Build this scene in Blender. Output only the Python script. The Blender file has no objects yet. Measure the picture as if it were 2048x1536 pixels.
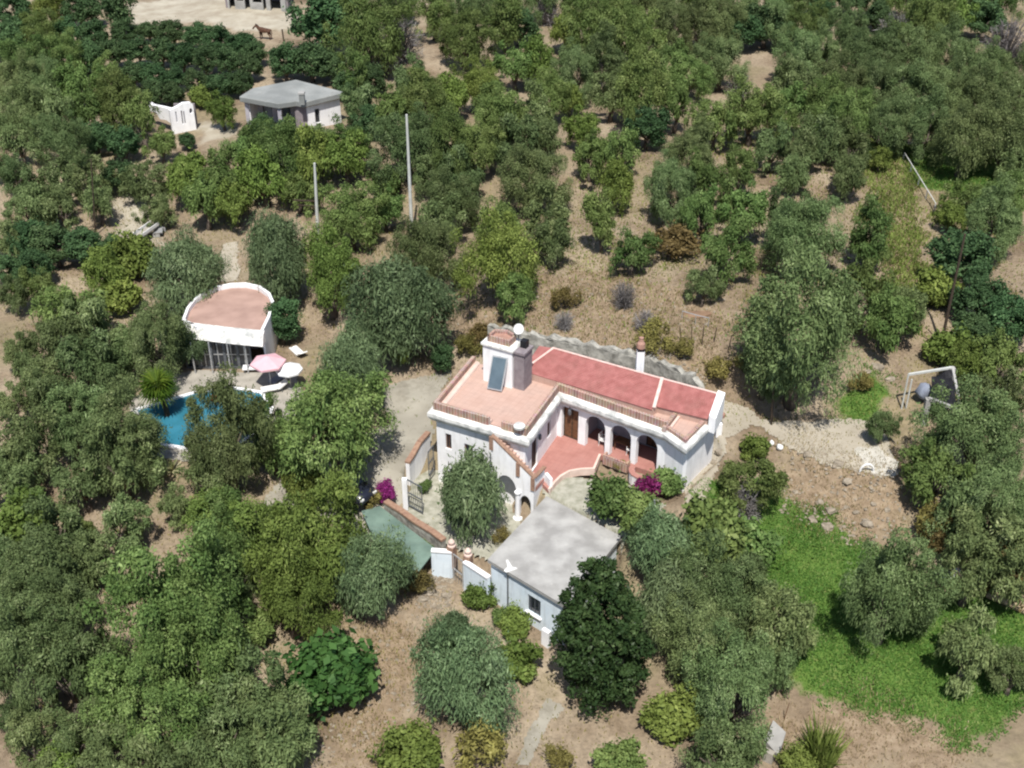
import bpy, bmesh, math, random
import numpy as np
from mathutils import Vector, Matrix
from mathutils.geometry import tessellate_polygon

# ------------------------------------------------------------------ camera, world, sun, exposure
R = math.radians
scene = bpy.context.scene
COL = scene.collection
CAM_H, PITCH, FOC = 44.0, R(32), 2400.0          # FOC in pixels of a 2048 px wide picture
cd = bpy.data.cameras.new('camera'); cam = bpy.data.objects.new('camera', cd); COL.objects.link(cam)
cam.location = (0, 0, CAM_H); cam.rotation_euler = (R(90) - PITCH, 0, 0)
cd.sensor_width = 36; cd.lens = 36 * FOC / 2048; cd.clip_end = 2000; cd.clip_start = 0.5
scene.camera = cam
SUN_EL, SUN_AZ = R(62), math.atan2(-0.99, 0.0)   # direction TO the sun in plan
w = bpy.data.worlds.new('World'); scene.world = w; w.use_nodes = True
nt = w.node_tree; sky = nt.nodes.new('ShaderNodeTexSky'); sky.sky_type = 'NISHITA'; sky.sun_disc = False
sky.sun_elevation = SUN_EL; sky.sun_rotation = R(90) - SUN_AZ
nt.links.new(sky.outputs[0], nt.nodes['Background'].inputs[0]); nt.nodes['Background'].inputs[1].default_value = 0.105
sl = bpy.data.lights.new('sun', 'SUN'); sl.energy = 4.9; sl.angle = R(0.6); sl.color = (1, 0.955, 0.88)
so = bpy.data.objects.new('sun', sl); COL.objects.link(so); so.location = (0, 0, 80)
sd = Vector((math.cos(SUN_EL) * math.cos(SUN_AZ), math.cos(SUN_EL) * math.sin(SUN_AZ), math.sin(SUN_EL)))
so.rotation_euler = sd.to_track_quat('Z', 'Y').to_euler()
scene.view_settings.view_transform = 'Standard'; scene.view_settings.look = 'None'
scene.view_settings.exposure = 0.3; scene.view_settings.gamma = 1.0
scene.render.engine = 'CYCLES'
scene.cycles.max_bounces = 6; scene.cycles.diffuse_bounces = 3; scene.cycles.transmission_bounces = 4
scene.cycles.filter_width = 2.2

random.seed(7); rng = np.random.default_rng(11)
CP, SP = math.cos(PITCH), math.sin(PITCH)

def at(px, py, z=0.0):
    """the point at height z seen at a pixel of the 2048 x 1536 photograph"""
    u = (px - 1024) / FOC; v = (768 - py) / FOC
    dz = -SP + v * CP; t = (z - CAM_H) / dz
    return Vector((u * t, (CP + v * SP) * t, z))
def depth_of(p): return p[1] * CP - (p[2] - CAM_H) * SP
def proj(p):
    c = depth_of(p); b = p[1] * SP + (p[2] - CAM_H) * CP
    return 1024 + FOC * p[0] / c, 768 - FOC * b / c

# ------------------------------------------------------------------ materials
MATS = {}
def mat(name, col, col2=None, scale=3.0, rough=0.85, bump=0.0, detail=5, spec=0.2, metal=0.0, bscale=None, lo=0.35, hi=0.65):
    if name in MATS: return MATS[name]
    m = bpy.data.materials.new(name); m.use_nodes = True; n = m.node_tree; b = n.nodes['Principled BSDF']
    b.inputs['Roughness'].default_value = rough; b.inputs['Specular IOR Level'].default_value = spec; b.inputs['Metallic'].default_value = metal
    tc = n.nodes.new('ShaderNodeTexCoord')
    if col2 is None: col2 = tuple(c * 0.8 for c in col)
    nz = n.nodes.new('ShaderNodeTexNoise'); nz.inputs['Scale'].default_value = scale; nz.inputs['Detail'].default_value = detail
    n.links.new(tc.outputs['Object'], nz.inputs['Vector'])
    r = n.nodes.new('ShaderNodeValToRGB'); r.color_ramp.elements[0].position = lo; r.color_ramp.elements[1].position = hi
    r.color_ramp.elements[0].color = (*col2, 1); r.color_ramp.elements[1].color = (*col, 1)
    n.links.new(nz.outputs['Fac'], r.inputs['Fac']); n.links.new(r.outputs['Color'], b.inputs['Base Color'])
    if bump:
        bp = n.nodes.new('ShaderNodeBump'); bp.inputs['Strength'].default_value = bump; bp.inputs['Distance'].default_value = 0.05
        n2 = n.nodes.new('ShaderNodeTexNoise'); n2.inputs['Scale'].default_value = bscale or scale * 4; n2.inputs['Detail'].default_value = 6
        n.links.new(tc.outputs['Object'], n2.inputs['Vector']); n.links.new(n2.outputs['Fac'], bp.inputs['Height']); n.links.new(bp.outputs['Normal'], b.inputs['Normal'])
    MATS[name] = m; return m

def brick_mat(name, c1, c2, mortar, bw=0.10, rh=0.6, msize=0.012):
    m = bpy.data.materials.new(name); m.use_nodes = True; n = m.node_tree; b = n.nodes['Principled BSDF']; b.inputs['Roughness'].default_value = 0.9
    b.inputs['Specular IOR Level'].default_value = 0.1
    uv = n.nodes.new('ShaderNodeUVMap'); t = n.nodes.new('ShaderNodeTexBrick')
    t.inputs['Color1'].default_value = (*c1, 1); t.inputs['Color2'].default_value = (*c2, 1); t.inputs['Mortar'].default_value = (*mortar, 1)
    t.inputs['Scale'].default_value = 1.0; t.inputs['Mortar Size'].default_value = msize; t.inputs['Brick Width'].default_value = bw; t.inputs['Row Height'].default_value = rh
    t.offset = 0.5
    n.links.new(uv.outputs['UV'], t.inputs['Vector'])
    nz = n.nodes.new('ShaderNodeTexNoise'); nz.inputs['Scale'].default_value = 3.0; tc = n.nodes.new('ShaderNodeTexCoord'); n.links.new(tc.outputs['Object'], nz.inputs['Vector'])
    mx = n.nodes.new('ShaderNodeMix'); mx.data_type = 'RGBA'; mx.blend_type = 'MULTIPLY'; mx.inputs[0].default_value = 0.5
    n.links.new(t.outputs['Color'], mx.inputs[6]); n.links.new(nz.outputs['Color'], mx.inputs[7])
    r = n.nodes.new('ShaderNodeHueSaturation'); r.inputs['Saturation'].default_value = 0.95; r.inputs['Value'].default_value = 1.35
    n.links.new(mx.outputs[2], r.inputs['Color']); n.links.new(r.outputs['Color'], b.inputs['Base Color'])
    return m

def leaf_mat(name, c_a, c_b, c_c=None, trans=0.18, rough=0.6, vary=0.42):
    """leaves: tint attribute mixes two leaf colours, object random shifts the whole plant"""
    m = bpy.data.materials.new(name); m.use_nodes = True; n = m.node_tree; n.nodes.clear()
    out = n.nodes.new('ShaderNodeOutputMaterial'); at_ = n.nodes.new('ShaderNodeAttribute'); at_.attribute_name = 'tint'
    r = n.nodes.new('ShaderNodeValToRGB'); e = r.color_ramp.elements; e[0].color = (*c_a, 1); e[1].color = (*c_b, 1); e[0].position = 0.1; e[1].position = 0.8
    if c_c: x = e.new(0.95); x.color = (*c_c, 1)
    n.links.new(at_.outputs['Fac'], r.inputs['Fac'])
    oi = n.nodes.new('ShaderNodeObjectInfo'); hs = n.nodes.new('ShaderNodeHueSaturation')
    mh = n.nodes.new('ShaderNodeMapRange'); mh.inputs['To Min'].default_value = 0.5 - 0.035 * vary; mh.inputs['To Max'].default_value = 0.5 + 0.05 * vary
    mv = n.nodes.new('ShaderNodeMapRange'); mv.inputs['To Min'].default_value = 1 - 0.6 * vary; mv.inputs['To Max'].default_value = 1 + 0.6 * vary
    ml = n.nodes.new('ShaderNodeMath'); ml.operation = 'MULTIPLY'; ml.inputs[1].default_value = 7.31
    fr = n.nodes.new('ShaderNodeMath'); fr.operation = 'FRACT'
    n.links.new(oi.outputs['Random'], mh.inputs['Value']); n.links.new(oi.outputs['Random'], ml.inputs[0]); n.links.new(ml.outputs[0], fr.inputs[0]); n.links.new(fr.outputs[0], mv.inputs['Value'])
    n.links.new(mh.outputs[0], hs.inputs['Hue']); n.links.new(mv.outputs[0], hs.inputs['Value']); n.links.new(r.outputs['Color'], hs.inputs['Color'])
    p = n.nodes.new('ShaderNodeBsdfPrincipled'); p.inputs['Roughness'].default_value = rough; p.inputs['Specular IOR Level'].default_value = 0.10
    tl = n.nodes.new('ShaderNodeBsdfTranslucent'); mx = n.nodes.new('ShaderNodeMixShader'); mx.inputs[0].default_value = trans
    n.links.new(hs.outputs['Color'], p.inputs['Base Color']); n.links.new(hs.outputs['Color'], tl.inputs['Color'])
    n.links.new(p.outputs[0], mx.inputs[1]); n.links.new(tl.outputs[0], mx.inputs[2]); n.links.new(mx.outputs[0], out.inputs['Surface'])
    return m

def weather(m, dark, scale, amount, lo=.5, hi=.72, stretch=(1, 1, 1), grid=None):
    """multiply a material's colour by worn-in stains (and faint tile joints)"""
    n = m.node_tree; b = n.nodes['Principled BSDF']; src = b.inputs['Base Color'].links[0].from_socket
    tc = n.nodes.new('ShaderNodeTexCoord'); mp = n.nodes.new('ShaderNodeMapping'); mp.inputs['Scale'].default_value = stretch; n.links.new(tc.outputs['Object'], mp.inputs['Vector'])
    q = n.nodes.new('ShaderNodeTexNoise'); q.inputs['Scale'].default_value = scale; q.inputs['Detail'].default_value = 10; q.inputs['Roughness'].default_value = .68; n.links.new(mp.outputs[0], q.inputs['Vector'])
    r = n.nodes.new('ShaderNodeMapRange'); r.inputs['From Min'].default_value = lo; r.inputs['From Max'].default_value = hi; r.inputs['To Max'].default_value = amount; n.links.new(q.outputs['Fac'], r.inputs['Value'])
    x = n.nodes.new('ShaderNodeMix'); x.data_type = 'RGBA'; n.links.new(r.outputs[0], x.inputs[0]); n.links.new(src, x.inputs[6]); x.inputs[7].default_value = (*dark, 1); out = x.outputs[2]
    if grid:
        rot = n.nodes.new('ShaderNodeMapping'); rot.inputs['Rotation'].default_value = (0, 0, math.radians(28)); n.links.new(tc.outputs['Object'], rot.inputs['Vector'])
        g = n.nodes.new('ShaderNodeTexBrick'); g.offset = 0; g.inputs['Scale'].default_value = 1; g.inputs['Brick Width'].default_value = grid; g.inputs['Row Height'].default_value = grid; g.inputs['Mortar Size'].default_value = .02
        g.inputs['Color1'].default_value = (1, 1, 1, 1); g.inputs['Color2'].default_value = (.88, .88, .88, 1); g.inputs['Mortar'].default_value = (.72, .7, .68, 1); n.links.new(rot.outputs[0], g.inputs['Vector'])
        y = n.nodes.new('ShaderNodeMix'); y.data_type = 'RGBA'; y.blend_type = 'MULTIPLY'; y.inputs[0].default_value = .38; n.links.new(out, y.inputs[6]); n.links.new(g.outputs['Color'], y.inputs[7]); out = y.outputs[2]
    n.links.new(out, b.inputs['Base Color'])

M = {}
M['white'] = mat('white_plaster', (0.86, 0.86, 0.87), (0.78, 0.78, 0.80), 1.2, 0.9, 0.15)
M['cornice'] = mat('weathered_white_plaster', (0.74, 0.73, 0.70), (0.40, 0.41, 0.40), 1.8, 0.9, 0.3, detail=9, lo=.36, hi=.56)
M['bluewhite'] = mat('pale_blue_plaster', (0.72, 0.80, 0.86), (0.63, 0.72, 0.80), 1.0, 0.9, 0.2)  # pale blue wall colour with a slightly deeper second tone
M['terrace'] = mat('terracotta_terrace', (0.53, 0.375, 0.315), (0.46, 0.31, 0.255), 0.9, 0.8, 0.1, detail=8)
M['terrace_coping'] = mat('pale_pink_coping', (0.68, 0.54, 0.47), (0.58, 0.44, 0.38), 2, 0.85)
M['patio'] = mat('red_patio_tile', (0.43, 0.215, 0.185), (0.35, 0.165, 0.14), 1.2, 0.6, 0.1)
M['rooftile'] = mat('red_roof_tile', (0.40, 0.168, 0.155), (0.31, 0.118, 0.108), 2.2, 0.65, 0.25, detail=8)
M['ridge'] = mat('pale_ridge_mortar', (0.70, 0.55, 0.50), (0.6, 0.42, 0.38), 3, 0.85)
M['brick'] = brick_mat('brown_brick', (0.37, 0.225, 0.175), (0.25, 0.145, 0.11), (0.44, 0.35, 0.30), 0.20, 0.60, 0.024)
M['bricktop'] = mat('brick_top', (0.34, 0.22, 0.155), (0.25, 0.15, 0.11), 5, 0.9, 0.2)
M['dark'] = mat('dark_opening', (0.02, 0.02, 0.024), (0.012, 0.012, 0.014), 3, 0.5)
M['glass'] = mat('window_glass', (0.03, 0.035, 0.045), (0.02, 0.024, 0.03), 2, 0.12, spec=0.6)
M['wood'] = mat('brown_wood', (0.17, 0.085, 0.045), (0.11, 0.055, 0.03), 6, 0.6, 0.1)
M['porch'] = mat('porch_shade_plaster', (0.42, 0.40, 0.44), (0.34, 0.33, 0.36), 2, 0.9)  # white plaster's porch shadow put into a darker purple-grey colour
M['iron'] = mat('grey_iron', (0.16, 0.17, 0.19), (0.10, 0.11, 0.12), 8, 0.5, metal=0.3)
M['concrete'] = mat('grey_concrete', (0.40, 0.395, 0.38), (0.27, 0.265, 0.255), 0.8, 0.9, 0.3, detail=9)
M['greyroof'] = mat('weathered_grey_roof', (0.30, 0.31, 0.30), (0.20, 0.21, 0.205), 0.6, 0.9, 0.2, detail=9)
M['stone'] = mat('rubble_stone', (0.42, 0.41, 0.37), (0.19, 0.185, 0.165), 2.4, 0.95, 0.8, detail=8, bscale=5)
M['rock'] = mat('pale_rock', (0.33, 0.285, 0.225), (0.20, 0.17, 0.13), 3, 0.95, 0.5)
M['panel'] = mat('solar_glass', (0.12, 0.17, 0.21), (0.09, 0.13, 0.165), 1.2, 0.18, spec=0.7)
M['metal'] = mat('pale_metal', (0.55, 0.56, 0.57), (0.45, 0.46, 0.47), 5, 0.4, metal=0.5)
M['plastic'] = mat('white_plastic', (0.78, 0.78, 0.77), (0.70, 0.70, 0.69), 4, 0.5)
M['greyplaster'] = mat('purple_grey_plaster', (0.26, 0.23, 0.24), (0.20, 0.17, 0.185), 2.5, 0.9, 0.2)
M['terracotta'] = mat('terracotta_pot', (0.40, 0.24, 0.19), (0.31, 0.18, 0.14), 4, 0.85)
M['pole'] = mat('pale_concrete_pole', (0.56, 0.57, 0.54), (0.46, 0.47, 0.45), 2, 0.85)
M['darkwood'] = mat('dark_weathered_timber', (0.075, 0.055, 0.04), (0.045, 0.034, 0.026), 6, 0.9)
M['canopy'] = mat('green_roof_sheet', (0.17, 0.245, 0.205), (0.11, 0.165, 0.14), 0.9, 0.85, 0.1, detail=9)
M['water'] = mat('pool_water', (0.04, 0.19, 0.275), (0.028, 0.145, 0.20), 0.8, 0.06, 0.05, spec=0.5)
M['deck'] = mat('pale_deck_paving', (0.37, 0.345, 0.30), (0.29, 0.27, 0.235), 1.6, 0.9, 0.1)
M['pink'] = mat('pale_pink_canvas', (0.70, 0.43, 0.47), (0.64, 0.38, 0.42), 2, 0.8)
M['canvas'] = mat('white_canvas', (0.78, 0.79, 0.80), (0.72, 0.73, 0.75), 2, 0.8)
M['red'] = mat('red_rubber', (0.35, 0.06, 0.03), (0.26, 0.04, 0.025), 5, 0.4)
M['orange'] = mat('orange_vinyl', (0.55, 0.20, 0.08), (0.45, 0.15, 0.06), 5, 0.4)
M['car'] = mat('dark_navy_paint', (0.018, 0.02, 0.032), (0.014, 0.016, 0.026), 3, 0.2, spec=0.5)
M['rubber'] = mat('black_rubber', (0.02, 0.02, 0.02), (0.014, 0.014, 0.014), 6, 0.8)
M['blue'] = mat('blue_cloth', (0.11, 0.15, 0.34), (0.08, 0.11, 0.26), 4, 0.8)
M['greycloth'] = mat('grey_blue_cloth', (0.24, 0.27, 0.33), (0.18, 0.2, 0.26), 4, 0.85)
M['horse'] = mat('bay_horse_coat', (0.10, 0.05, 0.03), (0.06, 0.03, 0.02), 6, 0.7)
M['mane'] = mat('dark_mane', (0.02, 0.014, 0.012), (0.014, 0.01, 0.01), 6, 0.8)
M['bark'] = mat('olive_bark', (0.15, 0.125, 0.10), (0.075, 0.06, 0.05), 7, 0.95, 0.6)
M['drybark'] = mat('grey_bare_twigs', (0.27, 0.25, 0.24), (0.17, 0.155, 0.15), 7, 0.95)
M['driveway'] = mat('compacted_pale_drive', (0.41, 0.37, 0.30), (0.32, 0.285, 0.225), 0.35, 0.95, 0.25, detail=10, bscale=6)
M['greydrive'] = mat('grey_beige_drive', (0.33, 0.31, 0.26), (0.25, 0.23, 0.19), 0.35, 0.95, 0.25, detail=10, bscale=6)
M['gravel'] = mat('mossy_pale_gravel', (0.38, 0.37, 0.31), (0.24, 0.24, 0.185), 2.2, 0.95, 0.6, detail=10, bscale=9)
M['log'] = mat('bleached_log', (0.42, 0.33, 0.22), (0.30, 0.23, 0.15), 5, 0.9, 0.3)
weather(M['white'], (.46, .46, .44), 1.4, .55, .52, .75, (2.5, 2.5, .35)); weather(M['bluewhite'], (.40, .44, .46), 1.4, .6, .5, .75, (2.5, 2.5, .35))
weather(M['terrace'], (.30, .20, .165), .9, .6, .48, .72, grid=.42); weather(M['patio'], (.24, .12, .10), 1.2, .5, .5, .75, grid=.35)
weather(M['concrete'], (.20, .195, .18), 1.1, .45, .50, .75); weather(M['concrete'], (.55, .54, .50), 2.6, .35, .60, .70); weather(M['greyroof'], (.13, .13, .12), 1.2, .6, .5, .7)
weather(M['rooftile'], (.25, .12, .10), .8, .6, .5, .72); weather(M['canopy'], (.12, .15, .12), 1.6, .5, .52, .7, (.4, 2, 1)); weather(M['deck'], (.2, .18, .15), 1.0, .5, .5, .72)
weather(M['driveway'], (.24, .21, .155), .7, .7, .50, .66); weather(M['greydrive'], (.17, .155, .12), .6, .7, .50, .66)
M['soil'] = mat('brown_soil', (0.26, 0.17, 0.11), (0.18, 0.115, 0.075), 1.5, 0.95, 0.4)

# ------------------------------------------------------------------ mesh helpers
def link(o): COL.objects.link(o); return o
def finish(bm, name, m, parent=None, smooth=False):
    me = bpy.data.meshes.new(name); bmesh.ops.recalc_face_normals(bm, faces=bm.faces[:]); bm.to_mesh(me); bm.free()
    o = link(bpy.data.objects.new(name, me)); me.materials.append(m)
    if smooth: me.polygons.foreach_set('use_smooth', [True] * len(me.polygons))
    if parent: o.parent = parent; o.matrix_parent_inverse = parent.matrix_world.inverted()
    return o
def tag(o, label, cat, group=None, kind=None):
    if label: o['label'] = label
    if cat: o['category'] = cat
    if group: o['group'] = group
    if kind: o['kind'] = kind
    return o
def thing(name, label, cat, loc=(0, 0, 0), rz=0, group=None):
    o = link(bpy.data.objects.new(name, None)); o.location = loc; o.rotation_euler = (0, 0, rz); o.empty_display_size = 0.3
    o.matrix_world = Matrix.Translation(loc) @ Matrix.Rotation(rz, 4, 'Z')
    return tag(o, label, cat, group)
def BM(): return bmesh.new()
def box(bm, c, s, rz=0.0, rot=None):
    mtx = Matrix.Translation(c) @ (rot or Matrix.Rotation(rz, 4, 'Z')) @ Matrix.Diagonal((*s, 1))
    bmesh.ops.create_cube(bm, size=1, matrix=mtx); return bm
def beam(bm, a, b, wd, ht, up=Vector((0, 0, 1))):
    a, b = Vector(a), Vector(b); d = b - a; L = d.length; x = d / L
    y = up.cross(x); y = y.normalized() if y.length > 1e-4 else Vector((0, 1, 0)); z = x.cross(y)
    mt = Matrix((x, y, z)).transposed().to_4x4()
    mt.translation = (a + b) / 2
    bmesh.ops.create_cube(bm, size=1, matrix=mt @ Matrix.Diagonal((L, wd, ht, 1)))
def tube(bm, pts, radii, n=8, cap=True):
    pts = [Vector(p) for p in pts]; rings = []
    for i, p in enumerate(pts):
        d = (pts[min(i + 1, len(pts) - 1)] - pts[max(i - 1, 0)]).normalized()
        a = d.cross(Vector((0, 0, 1)));  a = a.normalized() if a.length > 1e-3 else Vector((1, 0, 0)); b = d.cross(a)
        r = radii[i] if hasattr(radii, '__len__') else radii
        rings.append([bm.verts.new(p + (a * math.cos(2 * math.pi * k / n) + b * math.sin(2 * math.pi * k / n)) * r) for k in range(n)])
    for i in range(len(rings) - 1):
        for k in range(n): bm.faces.new((rings[i][k], rings[i][(k + 1) % n], rings[i + 1][(k + 1) % n], rings[i + 1][k]))
    if cap: bm.faces.new(rings[0][::-1]); bm.faces.new(rings[-1])
def lathe(bm, c, prof, n=16):
    rings = []
    for r, z in prof: rings.append([bm.verts.new((c[0] + r * math.cos(2 * math.pi * k / n), c[1] + r * math.sin(2 * math.pi * k / n), c[2] + z)) for k in range(n)])
    for i in range(len(rings) - 1):
        for k in range(n): bm.faces.new((rings[i][k], rings[i][(k + 1) % n], rings[i + 1][(k + 1) % n], rings[i + 1][k]))
    bm.faces.new(rings[0][::-1]); bm.faces.new(rings[-1])
def prism(bm, poly, z0, z1):
    """closed prism over a plan polygon; z0 / z1 may be numbers or per-corner lists"""
    n = len(poly); g = lambda z, i: z[i] if hasattr(z, '__len__') else z
    lo = [bm.verts.new((p[0], p[1], g(z0, i))) for i, p in enumerate(poly)]
    hi = [bm.verts.new((p[0], p[1], g(z1, i))) for i, p in enumerate(poly)]
    for i in range(n): bm.faces.new((lo[i], lo[(i + 1) % n], hi[(i + 1) % n], hi[i]))
    for t in tessellate_polygon([[Vector((p[0], p[1], 0)) for p in poly]]):
        bm.faces.new([hi[i] for i in t]); bm.faces.new([lo[i] for i in t][::-1])
def wall(bm, p0, p1, outer, holes=(), t=0.3, side=-1):
    """upright wall between plan points: 2-D outline (u, z) with holes, thickness t to one side"""
    p0 = Vector((p0[0], p0[1], 0)); p1 = Vector((p1[0], p1[1], 0)); d = (p1 - p0).normalized(); nrm = Vector((d.y, -d.x, 0)) * side
    loops = [list(outer)] + [list(h) for h in holes]
    tris = tessellate_polygon([[Vector((u, v, 0)) for u, v in lp] for lp in loops])
    flat = [uv for lp in loops for uv in lp]
    A = [bm.verts.new(p0 + d * u + Vector((0, 0, v))) for u, v in flat]
    B = [bm.verts.new(p0 + d * u + Vector((0, 0, v)) + nrm * t) for u, v in flat]
    for tr in tris: bm.faces.new([A[i] for i in tr]); bm.faces.new([B[i] for i in tr][::-1])
    k = 0
    for lp in loops:
        n = len(lp)
        for i in range(n):
            j = (i + 1) % n; bm.faces.new((A[k + i], A[k + j], B[k + j], B[k + i]))
        k += n
def rect(u0, u1, v0, v1): return [(u0, v0), (u0, v1), (u1, v1), (u1, v0)]
def arch(u0, u1, v0, spring, crown, n=10):
    c = (u0 + u1) / 2; r = (u1 - u0) / 2
    return [(u0, v0)] + [(c - r * math.cos(math.pi * k / n), spring + (crown - spring) * math.sin(math.pi * k / n)) for k in range(n + 1)] + [(u1, v0)]
def offset(pl, d, closed=False):
    """offset an open plan polyline to its right by d (mitred)"""
    pl = [Vector((p[0], p[1])) for p in pl]; n = len(pl); out = []
    for i in range(n):
        dirs = []
        if i > 0 or closed: dirs.append((pl[i] - pl[i - 1]).normalized())
        if i < n - 1 or closed: dirs.append((pl[(i + 1) % n] - pl[i]).normalized())
        ns = [Vector((q.y, -q.x)) for q in dirs]
        if len(ns) == 1: out.append(pl[i] + ns[0] * d)
        else:
            b = (ns[0] + ns[1]).normalized(); out.append(pl[i] + b * (d / max(0.35, b.dot(ns[0]))))
    return out
def sweep(bm, pl, prof, caps=True):
    """profile of (outward offset, z) pairs carried along a plan polyline, with UVs in metres"""
    uvl = bm.loops.layers.uv.verify(); rails = [[Vector((p.x, p.y, z)) for p in offset(pl, o)] for o, z in prof]
    acc = [0.0]
    for i in range(len(pl) - 1): acc.append(acc[-1] + (Vector(pl[i + 1][:2]) - Vector(pl[i][:2])).length)
    pv = [0.0]
    for i in range(len(prof) - 1): pv.append(pv[-1] + math.hypot(prof[i + 1][0] - prof[i][0], prof[i + 1][1] - prof[i][1]))
    V = [[bm.verts.new(p) for p in rl] for rl in rails]
    for i in range(len(prof) - 1):
        for j in range(len(pl) - 1):
            f = bm.faces.new((V[i][j], V[i][j + 1], V[i + 1][j + 1], V[i + 1][j]))
            for l, uv in zip(f.loops, ((acc[j], pv[i]), (acc[j + 1], pv[i]), (acc[j + 1], pv[i + 1]), (acc[j], pv[i + 1]))): l[uvl].uv = uv
    if caps:
        for j in (0, len(pl) - 1):
            try: bm.faces.new([V[i][j] for i in range(len(prof))])
            except ValueError: pass
def blob(bm, c, s, seed=0, sub=2, amp=0.25):
    r = random.Random(seed); bmesh.ops.create_icosphere(bm, subdivisions=sub, radius=1, matrix=Matrix.Translation((0, 0, 0)))
    vs = bm.verts[-(10 * 4 ** (sub - 1) + 2):]; ph = [r.uniform(0, 6.28) for _ in range(6)]; rz = Matrix.Rotation(r.uniform(0, 6.28), 3, 'Z')
    for v in vs:
        p = v.co.copy(); k = 1 + amp * (math.sin(3 * p.x + ph[0]) * math.sin(3 * p.y + ph[1]) + 0.6 * math.sin(5 * p.z + ph[2] + 3 * p.x) + 0.5 * math.sin(6 * p.y + ph[3]))
        p *= k; p = rz @ Vector((p.x * s[0], p.y * s[1], p.z * s[2])); v.co = p + Vector(c)
def quads(name, V, m, tint=None, parent=None, tri=False):
    """one mesh from an array of separate quads (N,4,3) or triangles (N,3,3), built quickly"""
    N, k = V.shape[0], V.shape[1]; me = bpy.data.meshes.new(name)
    me.vertices.add(N * k); me.vertices.foreach_set('co', V.reshape(-1).astype(np.float32))
    me.loops.add(N * k); me.loops.foreach_set('vertex_index', np.arange(N * k, dtype=np.int32))
    me.polygons.add(N); me.polygons.foreach_set('loop_start', np.arange(0, N * k, k, dtype=np.int32))
    try: me.polygons.foreach_set('loop_total', np.full(N, k, dtype=np.int32))
    except Exception: pass
    me.update(calc_edges=True)
    if tint is not None:
        a = me.attributes.new('tint', 'FLOAT', 'POINT'); a.data.foreach_set('value', np.repeat(tint, k).astype(np.float32))
    me.materials.append(m); o = link(bpy.data.objects.new(name, me))
    if parent: o.parent = parent; o.matrix_parent_inverse = parent.matrix_world.inverted()
    return o

# ------------------------------------------------------------------ terrain
CTRL = [(1000,560,3),(1200,560,3.1),(1400,560,3.1),(1100,630,3.0),(1300,650,3.0),(1450,640,2.6),(940,600,1.9),(1180,480,3.2),
 (200,300,2),(600,300,3),(1000,300,4),(1500,300,4),(2000,300,3.5),(600,100,3),(1500,100,4),(100,100,2),(2000,50,4),(1000,50,4),(300,30,2.6),(1500,20,4),(500,15,3),
 (1600,560,2.6),(1800,600,2),(1950,600,2),(1820,740,.9),(1900,800,.7),(2040,750,1.2),(1700,700,1.3),
 (300,500,.3),(100,500,.3),(100,700,-.4),(200,900,-1),(100,1100,-1.8),(300,1100,-1.9),(550,560,0),(700,550,.5),(800,500,1.4),(860,600,.9),(850,680,.2),
 (650,700,-.6),(560,760,-.8),(700,820,-.8),(800,850,-.8),(850,770,-.4),(560,1000,-1.4),(600,900,-1.1),(450,1000,-1.4),
 (100,1400,-3),(400,1400,-3),(700,1350,-3.2),(900,1400,-3.4),(1100,1450,-3.5),(1300,1450,-3.5),(1400,1250,-3),(1450,1480,-3.5),(1700,1450,-3.2),(2000,1450,-3),
 (1600,1150,-2.2),(1700,1250,-2.6),(1900,1250,-2.5),(2000,1150,-2),(1650,1000,-1.0),(1760,1000,-.9),(1600,1050,-1.7),(1700,1070,-1.9),
 (1880,950,-.5),(1980,950,-.5),(1420,960,-.4),(1400,1040,-1.1),(1330,1080,-1.6),(1500,960,-.6),(700,1150,-2.3),(880,1165,-3.1),(830,1170,-3),(950,1210,-3.3),(500,1200,-2.4)]
CT = np.array([(*at(*c)[:2], c[2]) for c in CTRL])
HA, HD, HE, HF, HG, HH = (-4.84, 61.7), (0.85, 58.77), (2.97, 63.74), (9.22, 59.49), (10.22, 58.05), (11.95, 60.55)
HRR, HL, HB = (12.55, 61.50), (1.97, 67.4), (-2.6, 67.3)
pg = lambda pts, z: [tuple(at(x, y, z)[:2]) for x, y in pts]
RETW = [at(x, y, 3.0) for x, y in ((975, 650), (1060, 668), (1180, 688), (1300, 716), (1385, 752), (1432, 786))]
HUT = [at(975, 1119, -.1), at(1132, 1213, -.1), at(1243, 1073, -.1), at(1093, 992, -.1)]
DRIVE_R = pg([(1440,795),(1480,812),(1540,846),(1700,838),(1755,842),(1772,870),(1792,930),(1785,957),(1740,950),(1640,925),(1560,885),(1530,858),(1500,852),(1455,880),(1432,950),(1405,1005),(1368,1010),(1380,950),(1428,870)], .2)
DRIVE_L = pg([(755,785),(850,766),(908,752),(866,830),(862,905),(815,930),(809,1020),(740,1040),(640,1015),(590,1005),(545,1062),(498,1048),(520,990),(575,930),(556,830),(540,770),(575,765),(590,820),(605,915),(700,880),(785,850)], -.9)
DECK = pg([(255,840),(262,800),(340,750),(395,740),(500,745),(590,745),(610,800),(560,860),(500,900),(400,925),(310,915)], -.8)
POOL = pg([(268,823),(300,815),(345,801),(400,785),(470,779),(525,788),(545,820),(530,860),(480,890),(400,905),(322,893),(300,868)], -.85)
COURT = pg([(862,935),(1010,960),(1045,1040),(985,1120),(880,1085),(812,1030),(815,960)], -1.9)
FIELD = pg([(1400,1030),(1545,1020),(1700,1085),(1860,1190),(2048,1220),(2080,1330),(2000,1440),(1930,1460),(1850,1420),(1720,1390),(1600,1375),(1575,1330),(1560,1250),(1440,1120)], -2.4)
MOUND = pg([(1080,975),(1105,950),(1160,955),(1290,975),(1330,1010),(1290,1055),(1243,1073),(1093,992)], -.15)
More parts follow.
